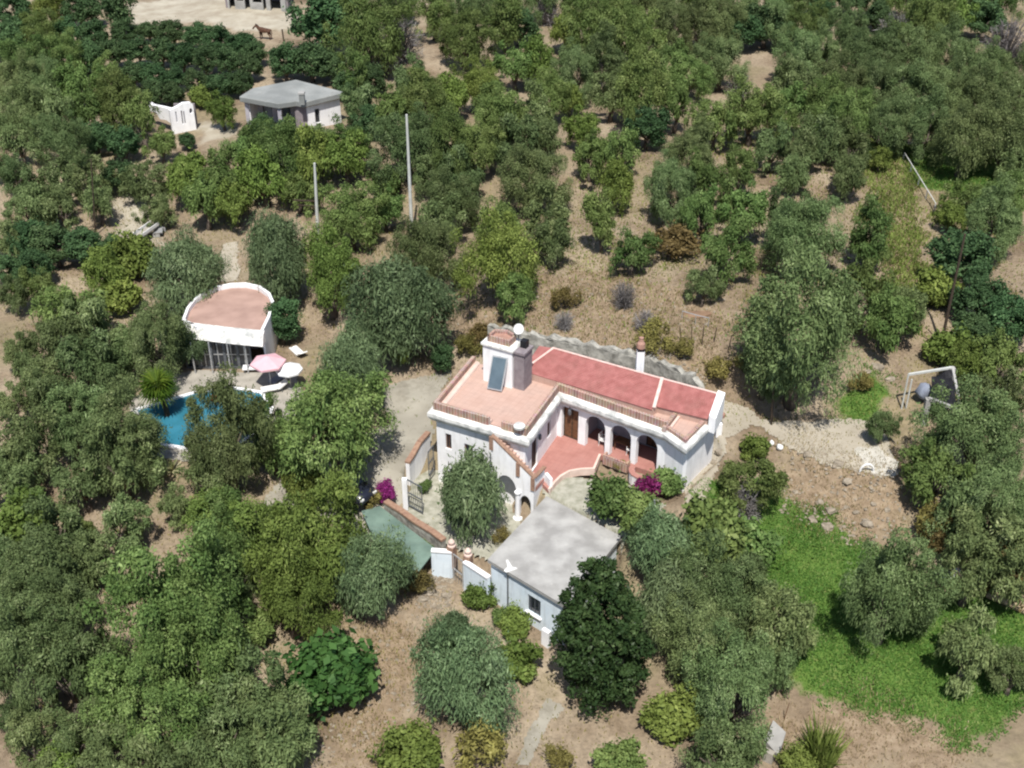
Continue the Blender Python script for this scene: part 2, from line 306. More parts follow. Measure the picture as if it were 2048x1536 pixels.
HPAD = [offset([HA, HD, HE, HF, HG, HH], .2)[i] for i in range(6)] + [Vector((13.0, 61.6))] + [Vector(p[:2]) for p in RETW[::-1]] + [Vector((-3.2, 67.4))]

def sdist(X, Y, poly):
    """signed distance to a plan polygon (negative inside)"""
    P = np.array([(p[0], p[1]) for p in poly]); d = np.full(X.shape, 1e9); ins = np.zeros(X.shape, bool)
    for i in range(len(P)):
        a, b = P[i], P[(i + 1) % len(P)]; e = b - a; wx, wy = X - a[0], Y - a[1]
        t = np.clip((wx * e[0] + wy * e[1]) / (e @ e + 1e-12), 0, 1); d = np.minimum(d, np.hypot(wx - e[0] * t, wy - e[1] * t))
        c = ((a[1] > Y) != (b[1] > Y)) & (X < (b[0] - a[0]) * (Y - a[1]) / (b[1] - a[1] + 1e-12) + a[0]); ins ^= c
    return np.where(ins, -d, d)
PADS = [(DRIVE_R, .2, 1.6), (DECK, -.85, 1.2), (HPAD, -.25, .4), (MOUND, -.2, 1.4), (COURT, -1.95, .35), (HUT, -3.2, .4)]
PH = rng.uniform(0, 6.28, 12)
def lumps(X, Y):
    return (.5 * np.sin(.55 * X + PH[0]) * np.sin(.6 * Y + PH[1]) + .3 * np.sin(1.3 * X + .7 * Y + PH[2]) * np.sin(1.1 * Y - .5 * X + PH[3]) + .2 * np.sin(2.7 * X + PH[4]) * np.sin(2.4 * Y + PH[5]))
def ground(X, Y):
    X = np.asarray(X, float); Y = np.asarray(Y, float); num = np.zeros(X.shape); den = np.zeros(X.shape)
    for cx, cy, cz in CT:
        s = 0.02 * cy + 0.3; wgt = 1.0 / ((X - cx) ** 2 + (Y - cy) ** 2 + s) ** 2.2; num += wgt * cz; den += wgt
    g = num / den + .18 * lumps(X, Y)
    for poly, z, f in PADS:
        k = np.clip(1 - sdist(X, Y, poly) / f, 0, 1); k = k * k * (3 - 2 * k); g = g * (1 - k) + z * k
    return g
def gz(x, y): return float(ground(np.array([x]), np.array([y]))[0])
def on_ground(px, py, dz=0.0):
    z = 0.0
    for _ in range(8): p = at(px, py, z + dz); z = gz(p.x, p.y)
    return Vector((p.x, p.y, z))

ys = [22.0]
while ys[-1] < 420: ys.append(ys[-1] + (0.45 if ys[-1] < 80 else 0.45 + (ys[-1] - 80) * .02))
ys = np.array(ys)
xs = [0.0]
while xs[-1] < 260: xs.append(xs[-1] + (0.45 if xs[-1] < 42 else 0.45 + (xs[-1] - 42) * .03))
xs = np.array([-x for x in xs[:0:-1]] + xs)
GX, GY = np.meshgrid(xs, ys); GZ = ground(GX, GY)
pool_in = sdist(GX, GY, POOL); GZ = np.where(pool_in < -.1, GZ - 1.3, GZ)
ny, nx = GX.shape; idx = np.arange(ny * nx).reshape(ny, nx)
F = np.stack([idx[:-1, :-1], idx[:-1, 1:], idx[1:, 1:], idx[1:, :-1]], -1).reshape(-1, 4)
me = bpy.data.meshes.new('ground'); me.vertices.add(ny * nx); me.vertices.foreach_set('co', np.stack([GX, GY, GZ], -1).reshape(-1).astype(np.float32))
me.loops.add(F.size); me.loops.foreach_set('vertex_index', F.reshape(-1).astype(np.int32)); me.polygons.add(len(F)); me.polygons.foreach_set('loop_start', np.arange(0, F.size, 4, dtype=np.int32))
me.update(calc_edges=True); me.polygons.foreach_set('use_smooth', [True] * len(F))
def attr(name, v): a = me.attributes.new(name, 'FLOAT', 'POINT'); a.data.foreach_set('value', v.reshape(-1).astype(np.float32))
nz1 = lumps(GX * 1.6, GY * 1.6)
def zone(polys, f, amp):
    v = np.zeros(GX.shape)
    for p in polys: v = np.maximum(v, np.clip(.5 - (sdist(GX, GY, p) + amp * nz1) / f, 0, 1))
    return v
GREEN = [FIELD, pg([(1790,330),(1850,300),(2048,340),(2048,420),(1900,400),(1830,380)], 2.5), pg([(1690,790),(1740,760),(1790,790),(1750,840),(1690,835)], .6)]
STRAW = [pg([(1690,300),(1790,290),(1830,400),(1860,560),(1830,640),(1770,600),(1740,420)], 2.3), pg([(920,560),(1200,540),(1460,600),(1440,740),(1300,740),(1080,660),(920,640)], 3),
         pg([(1540,1400),(1720,1390),(1930,1470),(1900,1540),(1560,1540)], -3.2), pg([(1580,900),(1800,960),(1830,1060),(1700,1070),(1560,1010)], -1), pg([(700,1250),(850,1200),(830,1400),(760,1540),(640,1540),(690,1400)], -3.2)]
PALE = [pg([(255,0),(470,-20),(600,20),(600,60),(470,60),(400,40),(260,45)], 3), pg([(215,400),(300,395),(320,480),(240,470)], .8), pg([(395,240),(470,245),(465,275),(400,280)], 2.5)]
attr('green', zone(GREEN, 1.2, .8)); attr('straw', zone(STRAW, 3, 1.5)); attr('pale', zone(PALE, 3, .8))
gm = bpy.data.materials.new('dry_soil'); gm.use_nodes = True; n = gm.node_tree; b = n.nodes['Principled BSDF']; b.inputs['Roughness'].default_value = .95; b.inputs['Specular IOR Level'].default_value = .1
tc = n.nodes.new('ShaderNodeTexCoord')
def noise(sc, det=6, ro=.6):
    q = n.nodes.new('ShaderNodeTexNoise'); q.inputs['Scale'].default_value = sc; q.inputs['Detail'].default_value = det; q.inputs['Roughness'].default_value = ro; n.links.new(tc.outputs['Object'], q.inputs['Vector']); return q
def ramp(src, stops):
    r = n.nodes.new('ShaderNodeValToRGB')
    while len(r.color_ramp.elements) < len(stops): r.color_ramp.elements.new(.5)
    for e, (p, c) in zip(r.color_ramp.elements, stops): e.position = p; e.color = (*c, 1)
    n.links.new(src, r.inputs['Fac']); return r
def mixc(fac, a, c):
    x = n.nodes.new('ShaderNodeMix'); x.data_type = 'RGBA'; n.links.new(fac, x.inputs[0]); n.links.new(a, x.inputs[6]); n.links.new(c, x.inputs[7]); return x.outputs[2]
soil = ramp(noise(.22, 9).outputs['Fac'], [(.30, (.16, .118, .078)), (.45, (.255, .198, .138)), (.60, (.355, .29, .21)), (.75, (.285, .24, .155))])
fine = ramp(noise(3.5, 9, .7).outputs['Fac'], [(.35, (.55, .55, .55)), (.6, (1.05, 1.05, 1.05))])
mu = n.nodes.new('ShaderNodeMix'); mu.data_type = 'RGBA'; mu.blend_type = 'MULTIPLY'; mu.inputs[0].default_value = .75; n.links.new(soil.outputs[0], mu.inputs[6]); n.links.new(fine.outputs[0], mu.inputs[7])
def zattr(name, nsc, thr=.35):
    a = n.nodes.new('ShaderNodeAttribute'); a.attribute_name = name; q = noise(nsc, 8)
    ad = n.nodes.new('ShaderNodeMath'); ad.operation = 'ADD'; n.links.new(a.outputs['Fac'], ad.inputs[0])
    mm = n.nodes.new('ShaderNodeMath'); mm.operation = 'MULTIPLY_ADD'; n.links.new(q.outputs['Fac'], mm.inputs[0]); mm.inputs[1].default_value = 1.2; mm.inputs[2].default_value = -.6
    n.links.new(mm.outputs[0], ad.inputs[1]); mr = n.nodes.new('ShaderNodeMapRange'); mr.inputs['From Min'].default_value = thr; mr.inputs['From Max'].default_value = thr + .35; n.links.new(ad.outputs[0], mr.inputs['Value']); return mr.outputs[0]
c = mu.outputs[2]
c = mixc(ramp(noise(.11, 10, .62).outputs['Fac'], [(.50, (0, 0, 0)), (.60, (.85, .85, .85))]).outputs[0], c, ramp(noise(1.4, 9, .7).outputs['Fac'], [(.3, (.12, .098, .062)), (.6, (.25, .205, .125))]).outputs[0])
c = mixc(zattr('straw', .8), c, ramp(noise(1.8, 9, .7).outputs['Fac'], [(.3, (.15, .11, .07)), (.55, (.27, .205, .14)), (.7, (.34, .275, .195))]).outputs[0])
c = mixc(zattr('pale', .6), c, ramp(noise(.5, 8).outputs['Fac'], [(.35, (.30, .26, .20)), (.65, (.42, .385, .31))]).outputs[0])
c = mixc(zattr('green', .9), c, ramp(noise(1.5, 9, .7).outputs['Fac'], [(.3, (.065, .115, .024)), (.55, (.10, .17, .036)), (.75, (.17, .17, .065))]).outputs[0])
n.links.new(c, b.inputs['Base Color'])
bp = n.nodes.new('ShaderNodeBump'); bp.inputs['Strength'].default_value = .7; bp.inputs['Distance'].default_value = .12; n.links.new(noise(2.2, 9, .7).outputs['Fac'], bp.inputs['Height']); n.links.new(bp.outputs['Normal'], b.inputs['Normal'])
me.materials.append(gm); go = link(bpy.data.objects.new('ground', me)); go['kind'] = 'structure'

def sheet(name, poly, m, lift=.04, res=.16, ragged=.25, zfix=None):
    """a thin sheet laid on the ground inside a plan polygon, with a worn edge"""
    P = np.array([(p[0], p[1]) for p in poly]); x0, y0 = P.min(0) - .5; x1, y1 = P.max(0) + .5
    X, Y = np.meshgrid(np.arange(x0, x1, res), np.arange(y0, y1, res)); Z = (ground(X, Y) if zfix is None else np.full(X.shape, zfix)) + lift
    cx, cy = X[:-1, :-1] + res / 2, Y[:-1, :-1] + res / 2
    keep = sdist(cx, cy, poly) + ragged * lumps(cx * 3, cy * 3) < 0
    ii = np.arange(X.size).reshape(X.shape); q = np.stack([ii[:-1, :-1], ii[:-1, 1:], ii[1:, 1:], ii[1:, :-1]], -1)[keep]
    used = np.unique(q); mp = np.zeros(X.size, int); mp[used] = np.arange(len(used)); V = np.stack([X, Y, Z], -1).reshape(-1, 3)[used]; q = mp[q]
    ms = bpy.data.meshes.new(name); ms.vertices.add(len(V)); ms.vertices.foreach_set('co', V.reshape(-1).astype(np.float32)); ms.loops.add(q.size); ms.loops.foreach_set('vertex_index', q.reshape(-1).astype(np.int32))
    ms.polygons.add(len(q)); ms.polygons.foreach_set('loop_start', np.arange(0, q.size, 4, dtype=np.int32)); ms.update(calc_edges=True); ms.polygons.foreach_set('use_smooth', [True] * len(q)); ms.materials.append(m)
    o = link(bpy.data.objects.new(name, ms)); o['kind'] = 'structure'; return o
sheet('driveway', DRIVE_R, M['driveway']); sheet('driveway', DRIVE_L, M['greydrive'])
sheet('path', MOUND, M['gravel'], ragged=.1)
sheet('path', pg([(445,490),(475,490),(478,560),(440,560)], .1), M['driveway'], ragged=.15)
sheet('path', COURT, M['gravel'], lift=.03, ragged=.05)
sheet('pavement', pg([(1095,1400),(1125,1415),(1085,1470),(1060,1536),(1020,1536),(1050,1480)], -3.5), M['greydrive'], ragged=.3, res=.08)
sheet('pavement', pg([(1712,898),(1758,893),(1792,925),(1787,957),(1735,946)], .2), mat('pale_lime_patch', (.52, .50, .45), (.40, .38, .33), 1.2, .95, .2, detail=9), lift=.06, ragged=.35, res=.1)

# ------------------------------------------------------------------ the white villa
villa = thing('villa', 'large white villa with red tiled wing, terracotta roof terrace and arched porch', 'house', (3, 61, 0))
A, D, E_, F_, G, H = (Vector(p) for p in (HA, HD, HE, HF, HG, HH)); RR, L, B = Vector(HRR), Vector(HL), Vector(HB)
plan = [B, A, D, E_, F_, G, H]
wp = offset(plan, -.12)                                   # wall plane a little inside the brick parapet
def seglen(a, b): return (b - a).length
bm = BM()
lenA = seglen(wp[1], wp[2]); ZT = 3.45
def win(u, w_, v, h): return rect(u, u + w_, v, v + h)
# left wing, front
holes_front = [win(.62, .42, .85, 1.15), win(1.95, .62, .55, 1.1)]
wall(bm, wp[1], wp[2], rect(0, lenA, -2.3, ZT), holes_front, .3)
# left wing, courtyard side (door in the middle, small window near the inner corner)
lenD = seglen(wp[2], wp[3])
wall(bm, wp[2] + (wp[3] - wp[2]).normalized() * .31, wp[3], [(0, -2.3), (0, ZT), (lenD - .31, ZT), (lenD - .31, -2.3)], [win(.75, .95, .15, 2.15), win(3.35, .55, 1.0, 1.15)], .3)
# porch wall: door opening and three arches
lenE = seglen(wp[3], wp[4]); dE = (wp[4] - wp[3]).normalized()
o2 = [(.0, -.4), (0, ZT), (lenE, ZT), (lenE, -.4)]
arches = [(2.08, 3.52), (3.88, 5.36), (5.72, 7.2)]
base = .15
for a0, a1 in reversed(arches): o2 += arch(a0, a1, base, 1.85, 2.62)[::-1]
o2 += [(1.55, base), (1.55, 2.55), (.32, 2.55), (.32, base)]
o2 = [p for i, p in enumerate(o2)]
wall(bm, wp[3], wp[4], o2, (), .34)
lenF = seglen(wp[4], wp[5]); wall(bm, wp[4], wp[5], rect(0.01, lenF, -1.6, ZT), (), .3)
lenG = seglen(wp[5], wp[6]); wall(bm, wp[5], wp[6], rect(0.31, lenG, -1.6, ZT), (), .3)
wall(bm, wp[6], RR, rect(.01, seglen(wp[6], RR), -1.6, 4.0), (), .3)
wall(bm, RR, L, rect(.31, seglen(RR, L), -1.0, 4.55), (), .3)
wall(bm, L, wp[0], rect(.0, seglen(L, wp[0]), -1.0, ZT), (), .3)
wall(bm, wp[0], wp[1], rect(.31, seglen(wp[0], wp[1]) - .31, -2.3, ZT), (), .3)
# porch inside: side wall and back wall
nE = Vector((dE.y, -dE.x)); 
finish(bm, 'wall', M['white'], villa)
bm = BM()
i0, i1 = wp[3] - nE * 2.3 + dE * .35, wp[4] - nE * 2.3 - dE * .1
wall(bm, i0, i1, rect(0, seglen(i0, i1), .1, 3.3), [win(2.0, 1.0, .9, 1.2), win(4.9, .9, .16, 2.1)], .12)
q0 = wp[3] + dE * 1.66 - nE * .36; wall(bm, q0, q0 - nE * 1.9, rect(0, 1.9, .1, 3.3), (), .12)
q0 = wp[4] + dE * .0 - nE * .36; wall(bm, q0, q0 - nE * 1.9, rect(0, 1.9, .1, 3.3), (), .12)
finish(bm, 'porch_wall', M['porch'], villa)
# roof terrace slab
inner = offset(plan, -.26)
bm = BM(); prism(bm, [inner[0], inner[1], inner[2], inner[3], inner[4], inner[5], inner[6], Vector((11.4, 60.6)), Vector((3.0, 66.2)), Vector((1.6, 66.9))], 3.3, 3.56); finish(bm, 'roof_terrace', M['terrace'], villa)
# cornice round the outside
bm = BM(); sweep(bm, plan, [(-.12, 2.72), (.02, 2.80), (.16, 2.95), (.27, 3.12), (.30, 3.22), (.30, 3.44), (.25, 3.52), (.0, 3.60), (-.12, 3.60), (-.12, 2.72)], caps=False); finish(bm, 'cornice', M['cornice'], villa)
# brick parapet, with the gap where the outer stair arrives, and the lower end section
dA = (D - A).normalized(); C1, C2 = A + dA * 3.85, A + dA * 4.72
def parapet(pl, ht): bm = BM(); sweep(bm, pl, [(0, 3.6), (0, 3.6 + ht), (-.24, 3.6 + ht), (-.24, 3.5)]); o = finish(bm, 'parapet', M['brick'], villa); return o
parapet([B, A, C1], .52); parapet([C2, D, E_, F_], .52); parapet([F_ + (G - F_).normalized() * .02, G, H - (H - G).normalized() * .02], .22)
parapet([F_ + Vector((-.05, -.22)), F_ + Vector((-.05, -.22)) + Vector((.95, 1.75))], .3)
bm = BM(); pin = offset([B, A, C1], -.40); sweep(bm, [pin[0] , pin[1], pin[2]], [(.16, 3.5), (.16, 3.75), (0, 3.80), (-.14, 3.70), (-.2, 3.5)]); finish(bm, 'coping', M['terrace_coping'], villa)
bm = BM(); pp = [F_ + Vector((.22, -.18)), F_ + Vector((.22, -.18)) + Vector((.92, 1.72))]; sweep(bm, pp, [(.0, 3.5), (.0, 3.72), (-.16, 3.72), (-.16, 3.5)]); finish(bm, 'coping', M['terrace_coping'], villa)
# red tiled roof: courses of tiles rising from the terrace edge to the back wall
def tiled(e0, e1, r0, r1, z0, z1, courses, step=.05):
    bm = BM()
    for k in range(courses):
        a, b_ = k / courses, (k + 1) / courses
        p = [e0.lerp(r0, a), e1.lerp(r1, a), e1.lerp(r1, b_), e0.lerp(r0, b_)]; za, zb = z0 + (z1 - z0) * a, z0 + (z1 - z0) * b_
        v = [bm.verts.new((*p[0], za + step)), bm.verts.new((*p[1], za + step)), bm.verts.new((*p[2], zb + .004)), bm.verts.new((*p[3], zb + .004)), bm.verts.new((*p[0], za - .03)), bm.verts.new((*p[1], za - .03))]
        bm.faces.new(v[:4]); bm.faces.new((v[0], v[4], v[5], v[1]))
    e = [bm.verts.new((*q, z)) for q, z in ((e0, z0 - .03), (e1, z0 - .03), (r1, z1 - .12), (r0, z1 - .12))]; bm.faces.new(e[::-1])
    e2 = [bm.verts.new((*q, z)) for q, z in ((e0, z0 - .03), (e0, z0 + .05), (r0, z1), (r0, z1 - .12))]; bm.faces.new(e2)
    e2 = [bm.verts.new((*q, z)) for q, z in ((e1, z0 - .03), (e1, z0 + .05), (r1, z1), (r1, z1 - .12))]; bm.faces.new(e2)
    return bm
hip = Vector((2.69, 66.9)); f0, f2, f3, f4 = Vector((.70, 65.5)), Vector((8.5, 60.95)), Vector((8.78, 61.35)), Vector((11.75, 59.95)); w1, w1b = Vector((9.22, 63.2)), Vector((9.40, 63.1)); br = Vector((12.45, 61.45))
roof = finish(tiled(f0, f2, hip, w1, 4.05, 4.9, 20, .035), 'tile_roof', M['rooftile'], villa)
finish(tiled(f3, f4, w1b, br, 4.05, 4.9, 20, .035), 'tile_roof', M['rooftile'], villa)
bm = BM(); v = [bm.verts.new(p) for p in ((L.x - .2, L.y + .1, 4.75), (hip.x, hip.y, 4.92), (f0.x, f0.y, 4.1), (f0.x - .1, f0.y + .2, 3.9))]; bm.faces.new(v); v2 = [bm.verts.new(q.co - Vector((0, 0, .25))) for q in v]; bm.faces.new(v2[::-1])
for i in range(4): bm.faces.new((v[i], v[(i + 1) % 4], v2[(i + 1) % 4], v2[i]))
finish(bm, 'tile_roof', M['rooftile'], villa)
bm = BM(); tube(bm, [(f0.x, f0.y, 4.12), (hip.x, hip.y, 4.95)], .07, 6); tube(bm, [(hip.x, hip.y, 4.93), (w1.x, w1.y, 4.93), (br.x, br.y, 4.93)], .06, 6); finish(bm, 'ridge', M['ridge'], villa)
bm = BM(); beam(bm, (f2.x + .12, f2.y + .1, 4.13), (w1.x + .08, w1.y - .05, 4.98), .2, .16); finish(bm, 'ridge', M['ridge'], villa)
bm = BM(); prism(bm, [(11.80, 59.90), (12.16, 59.62), (12.90, 61.25), (12.50, 61.52)], 3.2, [4.35, 4.3, 5.1, 5.12]); finish(bm, 'gable_wall', M['white'], villa)
bm = BM(); prism(bm, [(f0.x + .05, f0.y - .05), (f2.x, f2.y + .04), (f3.x + .1, f3.y + .04), (f4.x, f4.y + .1), (f4.x + .3, f4.y + .7), (hip.x, hip.y - .4)], 3.5, 4.0); finish(bm, 'eave_wall', M['terrace'], villa)
# stair tower with brick crown
T0, T1 = Vector((-1.83, 65.15)), Vector((.0, 64.15)); dT = (T1 - T0).normalized(); nT = Vector((-dT.y, dT.x)); T2, T3 = T1 + nT * 1.35, T0 + nT * 1.35
bm = BM(); prism(bm, [T0, T1, T2, T3], 3.4, 6.2); tower = finish(bm, 'tower', M['white'], villa)
bm = BM(); o = .12; prism(bm, [T0 - dT * o - nT * o, T1 + dT * o - nT * o, T2 + dT * o + nT * o, T3 - dT * o + nT * o], 6.2, 6.42); bmesh.ops.bevel(bm, geom=bm.edges[:], offset=.05, segments=2, affect='EDGES'); finish(bm, 'coping', M['cornice'], tower)
bm = BM(); cr = [T0 + dT * .22 + nT * .2, T1 - dT * .3 + nT * .2, T1 - dT * .3 + nT * 1.1, (T0 + T1) / 2 + nT * 1.42, T0 + dT * .22 + nT * 1.1]
sweep(bm, cr + [cr[0]], [(.0, 6.42), (.0, 6.85), (-.14, 6.85), (-.14, 6.42)]); finish(bm, 'brick_crown', M['brick'], tower)
bm = BM(); prism(bm, [c_ + ((T0 + T2) / 2 - c_) * .14 for c_ in cr], 6.42, 6.62); finish(bm, 'floor_tile', M['terracotta'], tower)
bm = BM(); S0 = T1 + dT * .06 + nT * .12; prism(bm, [S0, S0 + dT * .72, S0 + dT * .72 + nT * 1.1, S0 + nT * 1.1], 3.4, 6.15); stack = finish(bm, 'tower_shade_side', M['greyplaster'], villa)  # tower's shaded right side, added as a block with shade in its colour
bm = BM(); prism(bm, [S0 - dT * .05 - nT * .1, S0 + dT * .8 - nT * .1, S0 + dT * .8 + nT * 1.15, S0 - dT * .05 + nT * 1.15], 6.15, 6.3); finish(bm, 'cap_slab', M['greyplaster'], stack)
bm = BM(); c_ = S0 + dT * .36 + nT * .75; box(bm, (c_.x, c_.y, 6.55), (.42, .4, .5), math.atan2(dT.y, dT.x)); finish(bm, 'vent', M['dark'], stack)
# white chimney behind the tiled roof
cp = Vector((8.05, 64.75)); bm = BM(); prism(bm, [cp + Vector(q) for q in ((-.24, -.22), (.24, -.22), (.24, .22), (-.24, .22))], -.2, 6.0); chim = finish(bm, 'chimney', M['white'], villa)
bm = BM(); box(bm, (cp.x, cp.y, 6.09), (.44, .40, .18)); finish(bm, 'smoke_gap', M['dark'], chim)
bm = BM(); lathe(bm, (cp.x, cp.y, 6.18), [(.25, 0), (.28, .07), (.26, .36), (.16, .5), (.12, .72), (.16, .76)], 10); finish(bm, 'cap', M['terracotta'], chim)
# windows, doors
def wwin(p0, p1, u, w_, v, h, inset=.16, m='glass', name='window', frame='wood', bars=1):
    d = (p1 - p0).normalized(); nn = Vector((-d.y, d.x)); c2 = p0 + d * (u + w_ / 2) + nn * inset; rz = math.atan2(d.y, d.x)
    bm = BM(); box(bm, (c2.x, c2.y, v + h / 2), (w_ - .01, .03, h - .01), rz); o = finish(bm, name, M[m], villa)
    bm = BM(); c3 = c2 - nn * .03
    for s in (-1, 1):
        q = c3 + d * s * (w_ / 2 - .035); box(bm, (q.x, q.y, v + h / 2), (.06, .05, h - .02), rz); box(bm, (c3.x, c3.y, v + h / 2 + s * (h / 2 - .035)), (w_ - .14, .045, .06), rz)
    for k in range(bars): q = c3 + d * ((k + 1) / (bars + 1) - .5) * w_; box(bm, (q.x, q.y, v + h / 2), (.04, .04, h - .14), rz)
    finish(bm, 'frame', M[frame], o); return o
wwin(wp[1], wp[2], .62, .42, .85, 1.15, bars=1); wwin(wp[1], wp[2], 1.95, .62, .55, 1.1)
dd0 = wp[2] + (wp[3] - wp[2]).normalized() * .31
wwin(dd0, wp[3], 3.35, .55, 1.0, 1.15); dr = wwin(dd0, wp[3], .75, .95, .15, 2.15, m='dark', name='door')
wwin(wp[3], wp[4], .32, 1.23, .15, 2.4, inset=.30, m='wood', name='door', frame='darkwood')
wwin(i0, i1, 2.0, 1.0, .9, 1.2, inset=.06); wwin(i0, i1, 4.9, .9, .16, 2.1, inset=.06, m='wood', name='door', frame='darkwood')
bm = BM(); p = wp[3] + dE * .95 + nE * .10; tube(bm, [(p.x, p.y, 2.66), (p.x, p.y, 2.95)], .02, 6); lathe(bm, (p.x, p.y, 2.1), [(.05, 0), (.11, .1), (.12, .4), (.03, .55)], 8); finish(bm, 'lantern', M['iron'], villa)
for (uu, q0, q1) in ((1.85, dd0, wp[3]),):
    d = (q1 - q0).normalized(); p = q0 + d * uu + Vector((d.y, -d.x)) * .1; bm = BM(); lathe(bm, (p.x, p.y, 1.9), [(.05, 0), (.1, .1), (.1, .35), (.03, .45)], 8); finish(bm, 'lantern', M['iron'], villa)
# patio slab with its curved pale kerb
pat = [wp[2] + Vector((.95, .55)), at(792, 1120 / 1, 0) if False else Vector(at(1096, 978, .15)[:2]), Vector(at(1107, 964, .15)[:2]), Vector(at(1120, 951, .15)[:2]), Vector(at(1138, 941, .15)[:2]), Vector(at(1160, 937, .15)[:2]), Vector(at(1186, 936, .15)[:2]), Vector(at(1212, 935, .15)[:2])]
q = wp[3] + dE * 3.3 + nE * .3; pat[-1] = q
inn = [wp[4] + dE * .0 - nE * 2.2, wp[3] + dE * .1 - nE * 2.2, wp[3] + Vector((-.1, .1)), wp[2] + (wp[3] - wp[2]).normalized() * 1.0 + Vector((.05, -.05))]
bm = BM(); prism(bm, pat[1:] + [wp[4] + nE * .03] + inn, -.25, .13); finish(bm, 'patio_floor', M['patio'], villa)
bm = BM(); sweep(bm, pat[1:], [(.14, -.3), (.14, .2), (.0, .2), (-.02, .12)]); finish(bm, 'patio_kerb', M['terrace_coping'], villa)
# brick planter before the second arch
bm = BM(); a0 = wp[3] + dE * 3.72 + nE * .12; sweep(bm, [a0, a0 + nE * .42, a0 + nE * .42 + dE * 1.75, a0 + dE * 1.75], [(0, -.3), (0, .42), (-.12, .42), (-.12, -.3)]); finish(bm, 'planter', M['brick'], villa)
# red tiled low wall by the third arch
bm = BM(); a0 = wp[3] + dE * 5.6 + nE * .3; arc = [a0 + nE * .55 * math.sin(k * math.pi / 8) * 1.6 + dE * (.9 - .9 * math.cos(k * math.pi / 8)) for k in range(9)]; gwo = bm; sweep(bm, arc, [(0, -.6), (0, .16), (-.30, .16), (-.30, -.6)]); gw = finish(bm, 'planter', M['white'], villa)
bm = BM(); sweep(bm, arc, [(.03, .16), (.03, .22), (-.33, .22), (-.33, .16)]); finish(bm, 'coping', M['patio'], gw)
# outer stair: side wall with arches, steps, rails
S_, E2 = Vector((-1.25, 58.85)), Vector((1.30, 57.6)); LS = seglen(S_, E2); dS = (E2 - S_).normalized(); nS = Vector((-dS.y, dS.x))
sl_ = lambda u: 3.52 - 2.2 * u / LS
ol = [(0, -2.1), (0, 3.52), (LS, 1.32), (LS, -2.1), (LS - .16, -2.1)] + arch(1.92, LS - .18, -2.0, -.75, -.1)[::-1][1:-1] + [(1.92, -2.0), (1.92, -2.1), (1.70, -2.1)] + arch(.30, 1.70, -2.0, -.1, 1.0)[::-1] + [(.30, -2.1)]
bm = BM(); wall(bm, S_, E2, ol, (), .2); finish(bm, 'stair_wall', M['white'], villa)
bm = BM()
for k in range(14):
    u = (k + .5) * LS / 14; p = S_ + dS * u + nS * .62; zt = 3.35 - (k + 1) * 2.75 / 14; box(bm, (p.x, p.y, zt - .2), (LS / 14 + .01 * (k % 2), .80, .4), math.atan2(dS.y, dS.x))
finish(bm, 'stair', M['terrace'], villa)
bm = BM(); beam(bm, (*(S_ + nS * .1), 3.60), (*(E2 + nS * .1), 1.40), .26, .10); e3 = Vector((1.98, 59.0)); beam(bm, (*(E2 + nS * .1), 1.40), (*e3, 1.22), .24, .10); finish(bm, 'handrail', M['bricktop'], villa)
for u in (.02, 1.8, LS - .06):
    p = S_ + dS * u - nS * .03; bm = BM(); uvb = sl_(u); box(bm, (p.x, p.y, uvb - .42), (.24, .10, .95), math.atan2(dS.y, dS.x)); finish(bm, 'pilaster', M['bricktop'], villa)
p = S_ + dS * 1.81 - nS * .08; bm = BM(); lathe(bm, (p.x, p.y, -2.0), [(.30, 0), (.30, .14), (.17, .22), (.14, 1.9), (.2, 2.0), (.2, 2.1)], 12); finish(bm, 'column', M['white'], villa)
bm = BM(); wall(bm, E2, e3, rect(0, seglen(E2, e3), -2.1, 1.17), (), .18); wall(bm, e3, Vector((2.28, 58.35)), rect(0, seglen(e3, Vector((2.28, 58.35))), -2.0, .75), (), .2); finish(bm, 'landing_wall', M['white'], villa)
bm = BM(); prism(bm, [E2 + dS * .02 + nS * .22, e3 + Vector((-.02, -.2)), e3 + Vector((-.8, .4)), E2 + nS * 1.15], .3, .5); finish(bm, 'landing', M['patio'], villa)
bm = BM(); p = D + Vector((-.42, .1)); lathe(bm, (p.x - .0, p.y, 4.12), [(.22, 0), (.34, .06), (.36, .2), (.30, .26)], 14); finish(bm, 'stone_basin', M['cornice'], villa)
# white gate pillar and stub at the far end of the house
q = at(1437, 874, .1); bm = BM(); box(bm, (q.x, q.y + .15, .55), (.36, .30, 1.0)); stub = finish(bm, 'gate_pillar', M['white']); tag(stub, 'short white pillar beside the far end of the villa, next to the pale drive', 'pillar')
q = at(1444, 842, .7); bm = BM(); lathe(bm, (q.x, q.y, .95), [(.10, 0), (.17, .08), (.18, .3), (.08, .4)], 10); o = finish(bm, 'flower_pot', M['terracotta']); tag(o, 'round terracotta pot standing on the short white pillar beside the drive', 'pot')

# solar water heater leaning on the tower
bl_, br_, tl_, tr_ = at(974, 777, 3.68), at(1003, 783, 3.68), at(985, 711, 5.75), at(1017, 716, 5.75)
sh = thing('solar_heater', 'blue-grey solar water panel leaning against the white roof tower', 'solar panel', bl_)
up_ = (tl_ - bl_); sd_ = br_ - bl_; nn = sd_.cross(up_).normalized()
bm = BM(); c8 = [bm.verts.new(p - nn * k) for k in (0, .09) for p in (bl_, br_, tr_, tl_)]
for f in ((0, 1, 2, 3), (7, 6, 5, 4), (0, 4, 5, 1), (1, 5, 6, 2), (2, 6, 7, 3), (3, 7, 4, 0)): bm.faces.new([c8[i] for i in f])
finish(bm, 'frame', M['metal'], sh)
bm = BM(); ins = lambda a, b_: bl_ + sd_ * a + up_ * b_ + nn * .012; c8 = [bm.verts.new(ins(*q) - nn * k) for k in (0, .02) for q in ((.06, .04), (.94, .04), (.94, .97), (.06, .97))]
